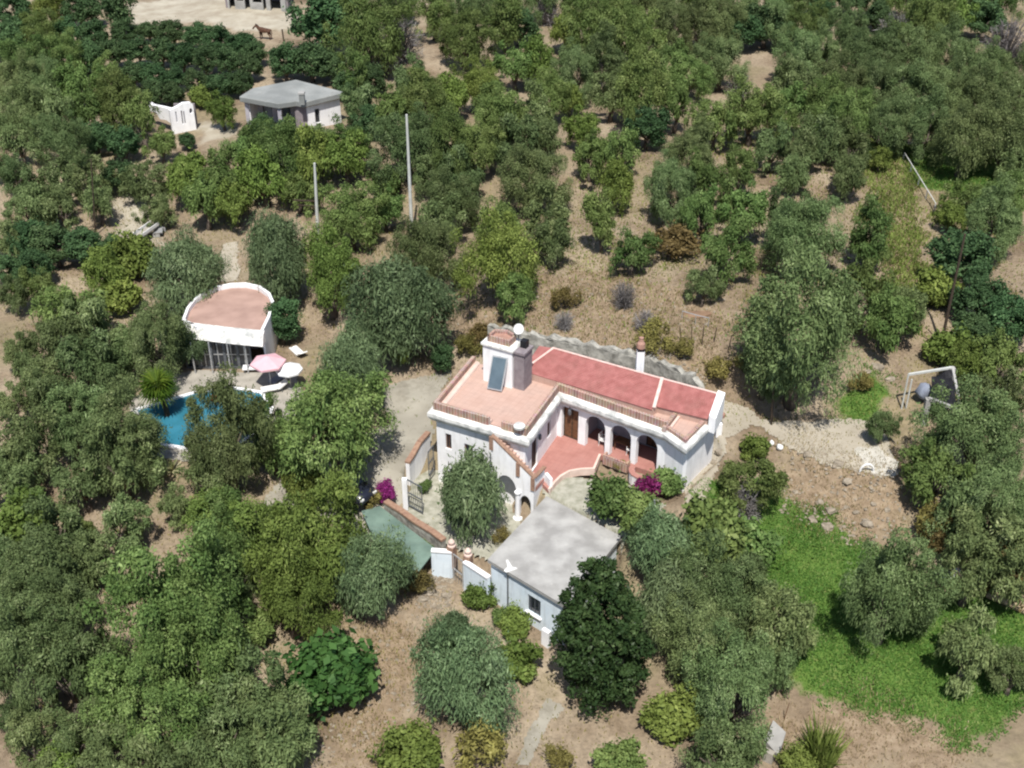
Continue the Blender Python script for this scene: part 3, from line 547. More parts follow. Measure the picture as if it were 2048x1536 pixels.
for f in ((0, 1, 2, 3), (7, 6, 5, 4), (0, 4, 5, 1), (1, 5, 6, 2), (2, 6, 7, 3), (3, 7, 4, 0)): bm.faces.new([c8[i] for i in f])
finish(bm, 'glass_panel', M['panel'], sh)
bm = BM(); beam(bm, bl_ + up_ * .55 - nn * .1 + sd_ * .1, Vector((bl_.x + .15, bl_.y + 1.1, 3.58)), .05, .05); beam(bm, br_ + up_ * .55 - nn * .1 - sd_ * .1, Vector((br_.x - .05, br_.y + .95, 3.58)), .05, .05); finish(bm, 'support', M['iron'], sh)
# satellite dish
dp = at(1037, 658, 7.35); ds = thing('satellite_dish', 'round white satellite dish on a mast behind the roof tower', 'satellite dish', (dp.x, dp.y + .1, 6.3))
bm = BM(); lathe(bm, (0, 0, 0), [(.02, -.10), (.16, -.08), (.27, -.03), (.34, .03), (.325, .04), (.24, -.02), (.02, -.07)], 20)
bmesh.ops.transform(bm, matrix=Matrix.Translation(dp) @ Matrix.Rotation(R(20), 4, 'Z') @ Matrix.Rotation(R(68), 4, 'X'), verts=bm.verts); finish(bm, 'dish', M['plastic'], ds, True)
bm = BM(); tube(bm, [(dp.x, dp.y + .1, 5.2), (dp.x, dp.y + .1, 7.3)], .035, 6); finish(bm, 'mast', M['iron'], ds)
bm = BM(); tube(bm, [(dp.x, dp.y, 7.05), (dp.x + .15, dp.y - .5, 7.1)], .02, 5); finish(bm, 'feed_arm', M['iron'], ds)
# porch chairs and table
def chair(px, u, off, rz, label):
    p = wp[3] + dE * u - nE * off; t = thing('patio_chair', label, 'chair', (p.x, p.y, .13), rz, 'chairs in the arched porch')
    X = lambda x, y, z: Vector((p.x, p.y, .13)) + Matrix.Rotation(rz, 3, 'Z') @ Vector((x, y, z))
    bm = BM(); box(bm, X(0, 0, .44), (.46, .46, .05), rz); finish(bm, 'seat', M['plastic'], t)
    bm = BM(); box(bm, X(0, .22, .70), (.46, .05, .46), rz); finish(bm, 'backrest', M['plastic'], t)
    for sx in (-1, 1):
        for sy in (-1, 1): bm = BM(); tube(bm, [X(.19 * sx, .19 * sy, .42), X(.22 * sx, .22 * sy, 0)], .022, 6); finish(bm, 'leg', M['plastic'], t)
        bm = BM(); tube(bm, [X(.22 * sx, .2, .66), X(.23 * sx, -.18, .64), X(.22 * sx, -.2, .42)], .02, 6); finish(bm, 'arm', M['plastic'], t)
chair(0, 3.0, .75, R(60), 'white plastic chair inside the first porch arch'); chair(0, 5.0, .8, R(-40), 'white plastic chair inside the middle porch arch beside the table')
p = wp[3] + dE * 4.35 - nE * 1.0; t = thing('porch_table', 'low wooden table in the shade behind the middle porch arch', 'table', (p.x, p.y, .13))
bm = BM(); box(bm, (p.x, p.y, .82), (1.2, .7, .05), math.atan2(dE.y, dE.x)); finish(bm, 'table_top', M['wood'], t)
for sx in (-.5, .5):
    for sy in (-.27, .27): q = p + dE * sx + nE * sy; bm = BM(); box(bm, (q.x, q.y, .46), (.06, .06, .66)); finish(bm, 'leg', M['wood'], t)

# ------------------------------------------------------------------ flat-roofed hut in front
hut = thing('hut', 'flat grey-roofed hut with pale blue-white walls and one dark window below the villa', 'hut', (*HUT[0][:2], -3.3))
hp = [Vector(p[:2]) for p in HUT]; hi = offset(hp + [hp[0]], -.18); hi = [hi[0], hi[1], hi[2], hi[3]]
hi[0] = hp[0].lerp((hp[1] + hp[3]) / 2, .05)
bm = BM(); lh = seglen(hi[0], hi[1]); wall(bm, hi[0], hi[1], rect(0, lh, -3.6, -.32), [rect(2.75, 3.7, -2.25, -1.05)], .25)
wall(bm, hi[1], hi[2], rect(.26, seglen(hi[1], hi[2]), -3.6, -.32), (), .25); wall(bm, hi[2], hi[3], rect(.26, seglen(hi[2], hi[3]), -2.6, -.32), (), .25); wall(bm, hi[3], hi[0], rect(.26, seglen(hi[3], hi[0]) - .26, -3.6, -.32), (), .25); finish(bm, 'wall', M['bluewhite'], hut)
bm = BM(); prism(bm, hp, -.32, -.1); bmesh.ops.bevel(bm, geom=[e for e in bm.edges if len(e.link_faces) == 2 and abs(e.link_faces[0].normal.z) != abs(e.link_faces[1].normal.z)], offset=.03, segments=2, affect='EDGES'); finish(bm, 'roof', M['concrete'], hut)
dH = (hi[1] - hi[0]).normalized(); nH = Vector((-dH.y, dH.x)); p = hi[0] + dH * 3.225 + nH * .12; bm = BM(); box(bm, (p.x, p.y, -1.65), (.94, .03, 1.19), math.atan2(dH.y, dH.x)); wn = finish(bm, 'window', M['glass'], hut)
bm = BM()
for s in (-.31, 0, .31): q = p + dH * s - nH * .04; box(bm, (q.x, q.y, -1.65), (.03, .03, 1.18), math.atan2(dH.y, dH.x))
finish(bm, 'bars', M['iron'], wn)
p = hi[0] + dH * 3.225 - nH * .05; bm = BM(); box(bm, (p.x, p.y, -2.30), (1.15, .16, .08), math.atan2(dH.y, dH.x)); finish(bm, 'sill', M['white'], wn)
p = hi[0] + dH * 1.35 - nH * .09; bm = BM(); tube(bm, [(p.x, p.y, -.2), (p.x, p.y, -3.2)], .045, 8); finish(bm, 'drainpipe', M['iron'], hut)
p = hi[0] + dH * 1.35 - nH * .02; bm = BM(); prism(bm, [p - dH * .10 - nH * .28, p + dH * .10 - nH * .28, p + dH * .32 + nH * .38, p + dH * .05 + nH * .25, p - dH * .55 + nH * .55, p - dH * .6 + nH * .45, p - dH * .15 + nH * .1], -.1, -.03); finish(bm, 'roof_spout', M['plastic'], hut)
# hut doorway step at its front corner
q = on_ground(1092, 1290); bm = BM(); box(bm, (q.x, q.y, q.z + .5), (.5, .25, 1.2), math.atan2(dH.y, dH.x)); o = finish(bm, 'stone_step', M['white']); tag(o, 'low white block at the foot of the hut\'s front corner', 'block')

# ------------------------------------------------------------------ courtyard walls and gates
def pwall(name, pts, zt, zb, m, t, label, cat, cap=None, capm='bricktop', curve=None):
    pl = [Vector(p[:2]) for p in pts]; bm = BM(); g = (lambda i: zt[i]) if hasattr(zt, '__len__') else (lambda i: zt)
    for i in range(len(pl) - 1):
        lw = seglen(pl[i], pl[i + 1]); wall(bm, pl[i], pl[i + 1], [(0, zb), (0, g(i)), (lw, g(i + 1)), (lw, zb)], (), t)
    o = finish(bm, name, m); o = tag(o, label, cat)
    if cap:
        bm = BM()
        for i in range(len(pl) - 1):
            d = (pl[i + 1] - pl[i]).normalized(); nn_ = Vector((-d.y, d.x)) * t / 2; beam(bm, (*(pl[i] + nn_), g(i) + cap / 2), (*(pl[i + 1] + nn_), g(i + 1) + cap / 2), t + .1, cap)
        finish(bm, 'coping', M[capm], o)
    return o
def gate(p0, p1, z0, z1, label, nb=7):
    p0, p1 = Vector(p0[:2]), Vector(p1[:2]); gm_ = M['metal' if 'weathered' in label else 'iron']; t = thing('iron_gate', label, 'gate', (*p0, z0)); d = (p1 - p0).normalized(); Lg = seglen(p0, p1)
    bm = BM(); P = lambda u, z: Vector((*(p0 + d * u), z))
    for a, b_ in (((.03, z0), (.03, z1)), ((Lg - .03, z0), (Lg - .03, z1)), ((.03, z1 - .03), (Lg - .03, z1 - .03)), ((.03, z0 + .04), (Lg - .03, z0 + .04)), ((.03, (z0 + z1) / 2), (Lg - .03, (z0 + z1) / 2))): beam(bm, P(*a), P(*b_), .06, .06)
    finish(bm, 'frame', gm_, t); bm = BM()
    for k in range(1, nb): tube(bm, [P(Lg * k / nb, z0 + .05), P(Lg * k / nb, z1 - .05)], .014, 5)
    finish(bm, 'bars', gm_, t); return t
g0, g1 = at(813, 1012, -1.7), at(845, 1026, -1.9)
cw = [at(855, 905, -1.2), at(838, 926, -1.3), at(824, 942, -1.4), at(813, 960, -1.5)]
pwall('courtyard_wall', cw, [.35, .3, -.15, -.2], -2.3, M['white'], .25, 'curved white courtyard wall with brown coping beside the pale drive', 'wall', .16)
bm = BM(); q = at(812, 1015, -1.75); box(bm, (q.x, q.y, -.7), (.3, .3, 2.3)); o = finish(bm, 'gate_post', M['white']); tag(o, 'tall white gate post at the drive entrance of the courtyard', 'post')
gate(at(815, 1008, -1.7), at(846, 1030, -1.9), -1.75, .25, 'tall grey iron gate standing open at the courtyard entrance by the drive')
gate(at(858, 960, -1.6), at(869, 945, -1.6), -1.3, .55, 'narrow grey iron gate leaf against the left end of the villa', 4)
lw = [at(768, 1010, -1.3), at(800, 1030, -1.3), at(830, 1052, -1.3), at(860, 1070, -1.3), at(884, 1088, -1.3)]
pwall('garden_wall', lw, -1.15, -2.8, M['stone'], .3, 'low rubble wall with brick coping above the green canopy', 'wall', .14)
hl = [at(862, 1108, -1.2), at(908, 1128, -1.2)]; hr2 = [at(926, 1127, -1.2), at(972, 1157, -1.2)]
pwall('front_wall', [at(862, 1104, -1.1), at(904, 1107, -1.1)], -1.1, -4, M['bluewhite'], .22, 'pale blue-white wall left of the narrow metal gate', 'wall', .1, 'white')
pwall('front_wall', [at(926, 1126, -1.1), at(975, 1158, -1.1)], -1.1, -4, M['bluewhite'], .22, 'pale wall with sunlit coping joining the metal gate to the hut', 'wall', .1, 'white')
gate(at(906, 1108, -1.1), at(925, 1123, -1.1), -3.3, -1.05, 'weathered narrow metal gate in the pale wall beside the hut', 4)
for (px, py, lab) in ((903, 1092, 'brick gate pillar with pale ball finial left of the metal gate'), (936, 1110, 'brick gate pillar with pale ball finial right of the metal gate')):
    q = at(px, py, -.75); t = thing('gate_pillar', lab, 'pillar', (q.x, q.y, -2), 0, 'brick pillars of the lower gate'); bm = BM(); box(bm, (q.x, q.y, -1.5), (.42, .42, 1.5), R(-30)); finish(bm, 'shaft', M['bricktop'], t)
    bm = BM(); lathe(bm, (q.x, q.y, -.75), [(.24, 0), (.24, .08), (.1, .12), (.2, .25), (.2, .34), (.1, .47), (.02, .5)], 12); finish(bm, 'ball_finial', M['terrace_coping'], t)
# retaining wall behind the house
rw = [Vector(p[:2]) for p in RETW]; bm = BM()
for i in range(len(rw) - 1):
    lw_ = seglen(rw[i], rw[i + 1]); n_ = 8; top = [(lw_ * k / n_, 2.95 + .16 * math.sin(k * 2.3 + i) + .07 * math.sin(k * 5.1)) for k in range(n_ + 1)]
    if i == len(rw) - 2: top = [(u, z - 1.6 * u / lw_) for u, z in top]
    wall(bm, rw[i], rw[i + 1], [(0, -.6)] + top + [(lw_, -.6)], (), .45, side=-1)
bmesh.ops.subdivide_edges(bm, edges=bm.edges[:], cuts=2, use_grid_fill=True)
for v in bm.verts: v.co.y += .09 * math.sin(v.co.x * 4.1 + v.co.z * 3.3) * math.sin(v.co.z * 5 + v.co.x)
o = finish(bm, 'retaining_wall', M['stone']); tag(o, 'long grey rubble retaining wall behind the red tiled roof', 'wall')

# green canopy (carport) left of the gate
cz = -1.5; cc = [at(723, 1022, cz), at(760, 1012, cz), at(872, 1098, cz), at(838, 1142, cz), at(770, 1128, cz)]
cp_t = thing('carport', 'flat faded green sheet canopy beside the low rubble wall', 'canopy', (cc[0].x, cc[0].y, -2.8))
bm = BM(); prism(bm, [p[:2] for p in cc], cz - .08, cz); finish(bm, 'roof_sheet', M['canopy'], cp_t)
for p in cc: q = p.lerp(sum(cc, Vector()) / 5, .06); bm = BM(); tube(bm, [(q.x, q.y, gz(q.x, q.y) - .1), (q.x, q.y, cz - .08)], .05, 8); finish(bm, 'post', M['iron'], cp_t)

# dark car under the tree beside the canopy
q = on_ground(692, 985); car = thing('parked_car', 'dark navy car parked in deep shade under a tree by the drive', 'car', q, R(-38))
Xc = lambda x, y, z: Vector(q) + Matrix.Rotation(R(-38), 3, 'Z') @ Vector((x, y, z))
def loft(bm, secs):
    V = [[bm.verts.new(Xc(x, y, z)) for x, y, z in s] for s in secs]
    for i in range(len(V) - 1):
        for k in range(len(V[0])): bm.faces.new((V[i][k], V[i][(k + 1) % len(V[0])], V[i + 1][(k + 1) % len(V[0])], V[i + 1][k]))
    bm.faces.new(V[0][::-1]); bm.faces.new(V[-1])
def sec(x, hw, z0, z1): return [(x, -hw, z0), (x, -hw * 1.02, (z0 + z1) / 2), (x, -hw * .9, z1), (x, hw * .9, z1), (x, hw * 1.02, (z0 + z1) / 2), (x, hw, z0)]
bm = BM(); loft(bm, [sec(-2.0, .68, .3, .62), sec(-1.8, .82, .26, .82), sec(-1.0, .84, .25, .9), sec(.3, .84, .25, .92), sec(1.1, .84, .25, .9), sec(1.8, .80, .26, .78), sec(2.02, .66, .32, .6)]); finish(bm, 'body', M['car'], car, True)
bm = BM(); loft(bm, [sec(-1.75, .66, .86, .9), sec(-1.15, .66, .88, 1.36), sec(.1, .68, .9, 1.45), sec(.95, .68, .88, .92)]); finish(bm, 'cabin', M['glass'], car)
bm = BM(); loft(bm, [sec(-1.1, .58, 1.38, 1.41), sec(.05, .6, 1.45, 1.49), sec(.25, .58, 1.40, 1.43)]); finish(bm, 'roof', M['car'], car)
for sx in (-1.25, 1.25):
    for sy in (-.78, .78):
        bm = BM(); tube(bm, [Xc(sx, sy - .1, .31), Xc(sx, sy + .1, .31)], .31, 14); wl = finish(bm, 'wheel', M['rubber'], car)
        bm = BM(); tube(bm, [Xc(sx, sy - .11, .31), Xc(sx, sy + .11, .31)], .17, 10); finish(bm, 'hubcap', M['metal'], wl)
for sy in (-.55, .55): bm = BM(); box(bm, Xc(1.98, sy, .62), (.1, .28, .12), R(-38)); finish(bm, 'headlight', M['plastic'], car)

# ------------------------------------------------------------------ pool, deck, pool house
sheet('deck', DECK, M['deck'], lift=.05, ragged=.03)
def inset_sheet(name, poly, m, z): bm = BM(); prism(bm, poly, z - .02, z); o = finish(bm, name, m); o['kind'] = 'structure'; return o
inset_sheet('pool_water', offset(POOL + [POOL[0]], -.0)[:-1], M['water'], -.74)
pl = [Vector(p) for p in POOL]; bm = BM(); sweep(bm, pl + [pl[0]], [(.16, -.9), (.16, -.66), (-.10, -.66), (-.10, -.9)], caps=False); o = finish(bm, 'pool_coping', M['white']); o['kind'] = 'structure'
zr = 2.5
ph_c = [at(365, 642, zr), at(374, 618, zr), at(388, 600, zr), at(408, 586, zr), at(432, 575, zr), at(462, 569, zr), at(492, 568, zr), at(520, 574, zr), at(540, 588, zr), at(548, 606, zr), at(540, 635, zr), at(526, 664, zr), at(460, 660, zr), at(392, 656, zr)]
pc = [Vector(p[:2]) for p in ph_c]
phs = thing('pool_house', 'pool house with curved pink roof terrace and white fascia above dark glass', 'building', (*pc[-2], -.8))
bm = BM(); prism(bm, pc, 2.0, 2.28); finish(bm, 'roof', mat('dusty_pink_roof', (.40, .27, .225), (.31, .205, .17), .8, .85, .1), phs)
fr0, fr1 = pc[-1], pc[11]; side = [pc[11], pc[10], pc[9], pc[8], pc[7], pc[6], pc[5], pc[4], pc[3], pc[2], pc[1], pc[0], pc[13]]
bm = BM(); sweep(bm, side, [(.02, -.9), (.02, 2.62), (-.18, 2.62), (-.18, 2.2)]); finish(bm, 'wall', M['white'], phs)
bm = BM(); fl0 = pc[0] + Vector((-.25, -.5)); sweep(bm, [fl0, pc[12] + Vector((0, -.12)), fr1 + Vector((.1, -.3))], [(.45, 1.72), (.40, 1.76), (.05, 2.5), (-.1, 2.62), (-.3, 2.62), (-.3, 1.72), (.45, 1.72)]); finish(bm, 'fascia', M['cornice'], phs)
a_, b_ = Vector(at(372, 742, -.8)[:2]), Vector(at(504, 742, -.8)[:2]); a_ += Vector((0, .35)); b_ += Vector((0, .35)); Lw = seglen(a_, b_)
bm = BM(); wall(bm, a_, b_, rect(0, Lw, -.85, 1.80), [rect(Lw * k / 5 + .1, Lw * (k + 1) / 5 - .1, -.65, 1.55) for k in range(5)], .14); finish(bm, 'front_frame', M['iron'], phs)
for k in range(5):
    u = Lw * (k + .5) / 5; d = (b_ - a_).normalized(); p = a_ + d * u + Vector((-d.y, d.x)) * .09; bm = BM(); box(bm, (p.x, p.y, .45), (Lw / 5 - .22, .03, 2.18), math.atan2(d.y, d.x)); wn = finish(bm, 'window', M['glass'], phs)
    bm = BM(); q2 = p - Vector((-d.y, d.x)) * .05; box(bm, (q2.x, q2.y, .35), (Lw / 5 - .24, .04, .06), math.atan2(d.y, d.x)); box(bm, (q2.x, q2.y, .45), (.05, .035, 2.15), math.atan2(d.y, d.x)); finish(bm, 'glazing_bar', M['metal'], wn)
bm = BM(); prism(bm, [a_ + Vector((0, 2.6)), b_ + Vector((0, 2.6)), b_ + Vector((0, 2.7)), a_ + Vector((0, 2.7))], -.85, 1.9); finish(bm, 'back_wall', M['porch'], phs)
for px in (391, 426, 462, 497): p = at(px, 747, -.8); bm = BM(); tube(bm, [(p.x, p.y, -.8), (p.x, p.y, 1.76)], .05, 8); finish(bm, 'post', M['metal'], phs)
def parasol(px, py, z, rad, label, m, n=6, rz=0.3, tilt=0):
    c0 = at(px, py, z); t = thing('parasol', label, 'parasol', (c0.x, c0.y, -.8))
    bm = BM(); ap = bm.verts.new((c0.x, c0.y, z + .5)); ap2 = bm.verts.new((c0.x, c0.y, z + .47)); ring = [bm.verts.new((c0.x + rad * math.cos(rz + 2 * math.pi * k / n), c0.y + rad * math.sin(rz + 2 * math.pi * k / n), z)) for k in range(n)]
    low = [bm.verts.new(v.co - Vector((0, 0, .14))) for v in ring]
    for k in range(n): bm.faces.new((ap, ring[k], ring[(k + 1) % n])); bm.faces.new((ring[k], low[k], low[(k + 1) % n], ring[(k + 1) % n]))
    finish(bm, 'canopy', m, t)
    bm = BM(); tube(bm, [(c0.x, c0.y, -.8), (c0.x, c0.y, z + .55)], .03, 8); finish(bm, 'pole', M['metal'], t)
    bm = BM(); lathe(bm, (c0.x, c0.y, -.78), [(.3, 0), (.3, .08), (.06, .12)], 12); finish(bm, 'base', M['concrete'], t)
    for k in range(n): bm = BM(); tube(bm, [(c0.x, c0.y, z + .42), ring_p(c0, rad, rz, k, n, z)], .012, 4); finish(bm, 'rib', M['metal'], t)
def ring_p(c0, rad, rz, k, n, z): return (c0.x + rad * .96 * math.cos(rz + 2 * math.pi * k / n), c0.y + rad * .96 * math.sin(rz + 2 * math.pi * k / n), z - .01)
parasol(536, 724, 1.25, 1.25, 'pale pink parasol open beside the dark glass pool house', M['pink'])
parasol(578, 738, .75, .95, 'white parasol partly hidden behind the pale pink one', M['canvas'], 8, .1)
def lounger(px, py, rz, label, m):
    p = at(px, py, -.8); t = thing('sun_lounger', label, 'sun lounger', p, rz); X = lambda x, y, z: Vector(p) + Matrix.Rotation(rz, 3, 'Z') @ Vector((x, y, z))
    bm = BM(); box(bm, X(-.25, 0, .33), (1.3, .62, .09), rz); finish(bm, 'seat', m, t)
    bm = BM(); beam(bm, X(.4, 0, .36), X(.95, 0, .75), .62, .09); finish(bm, 'backrest', m, t)
    for sx in (-.75, .5):
        for sy in (-.26, .26): bm = BM(); tube(bm, [X(sx, sy, .3), X(sx, sy, 0)], .03, 6); finish(bm, 'leg', M['iron'], t)
lounger(549, 783, R(20), 'white sun lounger on the deck below the pink parasol', M['plastic']); lounger(561, 762, R(55), 'dark grey sun lounger in the shade of the pink parasol', M['greycloth'])
lounger(597, 712, R(-55), 'white sun lounger lying behind the white parasol', M['plastic']); lounger(512, 742, R(5), 'white and blue sun lounger against the pool house glass', M['canvas'])
p = at(437, 797, -.74); bm = BM(); bmesh.ops.create_icosphere(bm, subdivisions=1, radius=.01); bm.free(); bm = BM()
Rr, rr = .42, .15; rows = [[bm.verts.new((p.x + (Rr + rr * math.cos(b2)) * math.cos(a2), p.y + (Rr + rr * math.cos(b2)) * math.sin(a2), -.70 + rr * math.sin(b2) + .05)) for b2 in [2 * math.pi * j / 10 for j in range(10)]] for a2 in [2 * math.pi * i / 22 for i in range(22)]]
for i in range(22):
    for j in range(10): bm.faces.new((rows[i][j], rows[(i + 1) % 22][j], rows[(i + 1) % 22][(j + 1) % 10], rows[i][(j + 1) % 10]))
o = finish(bm, 'swim_ring', M['red'], None, True); tag(o, 'red inflatable swim ring floating at the pool edge', 'swim ring')
bm = BM(); lathe(bm, (p.x, p.y, -.66), [(.26, 0), (.28, .04), (.02, .06)], 14); finish(bm, 'cushion', M['orange'], o)

# ------------------------------------------------------------------ far buildings
def poly_house(): pass
zr = 6.0; gp = [Vector(at(x, y, zr)[:2]) for x, y in ((478, 193), (556, 207), (592, 202), (606, 205), (690, 184), (592, 159), (505, 176))]
gh = thing('farmhouse', 'grey flat-roofed farmhouse with white walls among dark trees', 'house', (*gp[1], 2.6))
bm = BM(); prism(bm, gp, 5.45, 6.0); bmesh.ops.bevel(bm, geom=bm.edges[:], offset=.06, segments=1, affect='EDGES'); finish(bm, 'roof', M['greyroof'], gh)
gi = offset(gp + [gp[0]], -.35)[:-1]; gi[0] = gp[0] + Vector((.6, .25)); bm = BM()
for i in (3, 4, 5, 6):
    a_, b_ = gi[i], gi[(i + 1) % 7]; lw_ = seglen(a_, b_); hs = [rect(lw_ * .28, lw_ * .42, 3.5, 4.9)] if i == 3 else []
    wall(bm, a_, b_, rect(.3, lw_, 1.5, 5.45), hs, .28)
finish(bm, 'wall', M['white'], gh)
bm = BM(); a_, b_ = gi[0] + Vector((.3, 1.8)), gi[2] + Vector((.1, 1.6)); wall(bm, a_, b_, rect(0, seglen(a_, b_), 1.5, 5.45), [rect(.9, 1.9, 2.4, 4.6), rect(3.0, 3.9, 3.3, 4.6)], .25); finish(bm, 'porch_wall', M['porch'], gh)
a_, b_ = gi[3], gi[4]; d = (b_ - a_).normalized(); p = a_ + d * seglen(a_, b_) * .35 + Vector((-d.y, d.x)) * .18; bm = BM(); box(bm, (p.x, p.y, 4.2), (seglen(a_, b_) * .14, .04, 1.4), math.atan2(d.y, d.x)); wn = finish(bm, 'window', M['glass'], gh)
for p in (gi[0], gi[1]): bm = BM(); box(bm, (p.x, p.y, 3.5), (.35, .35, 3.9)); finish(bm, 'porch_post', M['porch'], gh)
bm = BM(); p = gi[2] + Vector((.35, .1)); box(bm, (p.x, p.y, 3.6), (1.25, .5, 3.75)); finish(bm, 'porch_pier', M['greyplaster'], gh)
bm = BM(); p = Vector(at(604, 196, 6.5)[:2]); box(bm, (p.x, p.y, 6.4), (.5, .5, 1.0)); ch2 = finish(bm, 'chimney', M['greyroof'], gh); bm = BM(); box(bm, (p.x, p.y, 7.0), (.6, .6, .18)); finish(bm, 'cap', M['concrete'], ch2)
# ruined white wall
r0, r1, rl = Vector(at(346, 266, 2.2)[:2]), Vector(at(393, 258, 2.2)[:2]), Vector(at(300, 245, 2.4)[:2])
ru = thing('ruined_wall', 'roofless white ruin wall with slit openings, left of the farmhouse', 'ruin', (*r0, 2)); bm = BM(); lw_ = seglen(r0, r1)
wall(bm, r0, r1, [(0, 1.4), (0, 4.5), (lw_ * .35, 4.75), (lw_ * .6, 5.0), (lw_ * .9, 4.95), (lw_, 4.7), (lw_, 1.4)], [rect(lw_ * .22, lw_ * .27, 3.2, 4.3), rect(lw_ * .45, lw_ * .51, 2.9, 4.3), rect(lw_ * .55, lw_ * .60, 2.9, 4.2), [(lw_ * .88 + .16 * math.cos(t_), 4.1 + .3 * math.sin(t_)) for t_ in [-2 * math.pi * k / 10 for k in range(10)]]], .4)
finish(bm, 'front', M['white'], ru)
bm = BM(); lw_ = seglen(rl, r0); wall(bm, rl, r0 + Vector((-.02, .4)), [(0, 4.2), (.15, 4.5), (.8, 4.35), (lw_ * .6, 4.45), (lw_, 4.5), (lw_, 2.8), (lw_ * .7, 3.2), (lw_ * .45, 3.1), (lw_ * .3, 3.7), (.4, 3.6)], (), .4); finish(bm, 'broken_wing', M['white'], ru)
bm = BM(); p = (r0 + r1) / 2 + Vector((0, 1.2)); box(bm, (p.x, p.y, 3.1), (lw_ * .55, .2, 3.0)); finish(bm, 'inner_wall', M['greyplaster'], ru)
# stable at the top
s0, s1 = Vector(at(456, 17, 3.0)[:2]), Vector(at(572, 23, 3.0)[:2]); lw_ = seglen(s0, s1); st = thing('stable', 'pale stable with dark stalls behind the brown horse', 'stable', (*s0, 3))
bm = BM(); wall(bm, s0, s1, rect(0, lw_, 2.4, 6.2), [rect(lw_ * a, lw_ * b2, c2, 5.5) for a, b2, c2 in ((.03, .13, 2.45), (.17, .28, 4.0), (.30, .39, 2.45), (.44, .60, 3.9), (.615, .67, 2.45), (.74, .92, 3.0))], .3); finish(bm, 'front_wall', M['concrete'], st)
bm = BM(); up3 = Vector((-.3, 5)); wall(bm, s0 + up3, s1 + up3, rect(0, lw_, 2.4, 6.2), (), .3); wall(bm, s0, s0 + up3, rect(.31, 4.7, 2.4, 6.2), (), .3); wall(bm, s1 + up3, s1, rect(.31, 4.7, 2.4, 6.2), (), .3); finish(bm, 'side_wall', M['greyplaster'], st)
bm = BM(); prism(bm, [s0 + Vector((-.4, -.5)), s1 + Vector((.4, -.5)), s1 + up3 + Vector((.4, .4)), s0 + up3 + Vector((-.4, .4))], 6.2, 6.4); finish(bm, 'roof', M['greyroof'], st)
# horse: one continuous skinned body
hz = on_ground(531, 79); HS = 1.0
t = thing('horse', 'brown horse standing sideways on the pale paddock before the stable', 'horse', hz)
V = {'hip': (.55, 0, 1.18), 'bel': (.1, 0, 1.08), 'che': (-.42, 0, 1.12), 'nk': (-.72, 0, 1.38), 'po': (-1.0, 0, 1.66), 'mu': (-1.32, 0, 1.34), 'no': (-1.42, 0, 1.22), 'ta': (.78, 0, 1.15), 'tb': (.86, 0, .6)}
Ed = [('hip', 'bel'), ('bel', 'che'), ('che', 'nk'), ('nk', 'po'), ('po', 'mu'), ('mu', 'no'), ('hip', 'ta'), ('ta', 'tb')]
Rd = {'hip': .29, 'bel': .30, 'che': .29, 'nk': .19, 'po': .13, 'mu': .10, 'no': .07, 'ta': .06, 'tb': .04}
for s, sy in (('l', .16), ('r', -.16)):
    dx = .08 if s == 'l' else -.06
    for k, (x, y, z), r in (('fs', (-.45, sy, .95), .15), ('fk', (-.46 + dx, sy, .52), .075), ('ff', (-.47 + dx, sy, .12), .05), ('fh', (-.51 + dx, sy, .02), .06), ('bs', (.52, sy, .95), .2), ('bk', (.46 + dx, sy, .72), .12), ('bh', (.66 + dx, sy, .46), .07), ('bf', (.62 + dx, sy, .12), .05), ('bo', (.57 + dx, sy, .02), .06)): V[k + s] = (x, y, z); Rd[k + s] = r
    Ed += [('che', 'fs' + s), ('fs' + s, 'fk' + s), ('fk' + s, 'ff' + s), ('ff' + s, 'fh' + s), ('hip', 'bs' + s), ('bs' + s, 'bk' + s), ('bk' + s, 'bh' + s), ('bh' + s, 'bf' + s), ('bf' + s, 'bo' + s)]
keys = list(V); me_ = bpy.data.meshes.new('body'); me_.from_pydata([tuple(Vector(V[k])) for k in keys], [(keys.index(a), keys.index(b2)) for a, b2 in Ed], []); ho = link(bpy.data.objects.new('body', me_)); me_.materials.append(M['horse'])
sk = ho.modifiers.new('skin', 'SKIN'); lay = me_.skin_vertices[0].data
for i, k in enumerate(keys): lay[i].radius = (Rd[k], Rd[k]); lay[i].use_root = (k == 'hip')
ho.modifiers.new('sub', 'SUBSURF').levels = 1; ho.parent = t; ho.location = (0, 0, 0)
bm = BM(); tube(bm, [Vector(hz) + Vector(q) for q in ((-.62, 0, 1.52), (-.82, 0, 1.72), (-1.0, 0, 1.82))], [.05, .07, .05], 6); finish(bm, 'mane', M['mane'], t)
for sy in (-.06, .06): bm = BM(); lathe(bm, Vector(hz) + Vector((-1.0, sy, 1.74)), [(.04, 0), (.035, .06), (.005, .16)], 6); finish(bm, 'ear', M['horse'], t)
q = on_ground(568, 84); bm = BM(); tube(bm, [(q.x, q.y, q.z - .1), (q.x - .08, q.y, q.z + 1.5)], .09, 6); o = finish(bm, 'fence_post', M['darkwood']); tag(o, 'dark wooden post standing behind the brown horse', 'post')

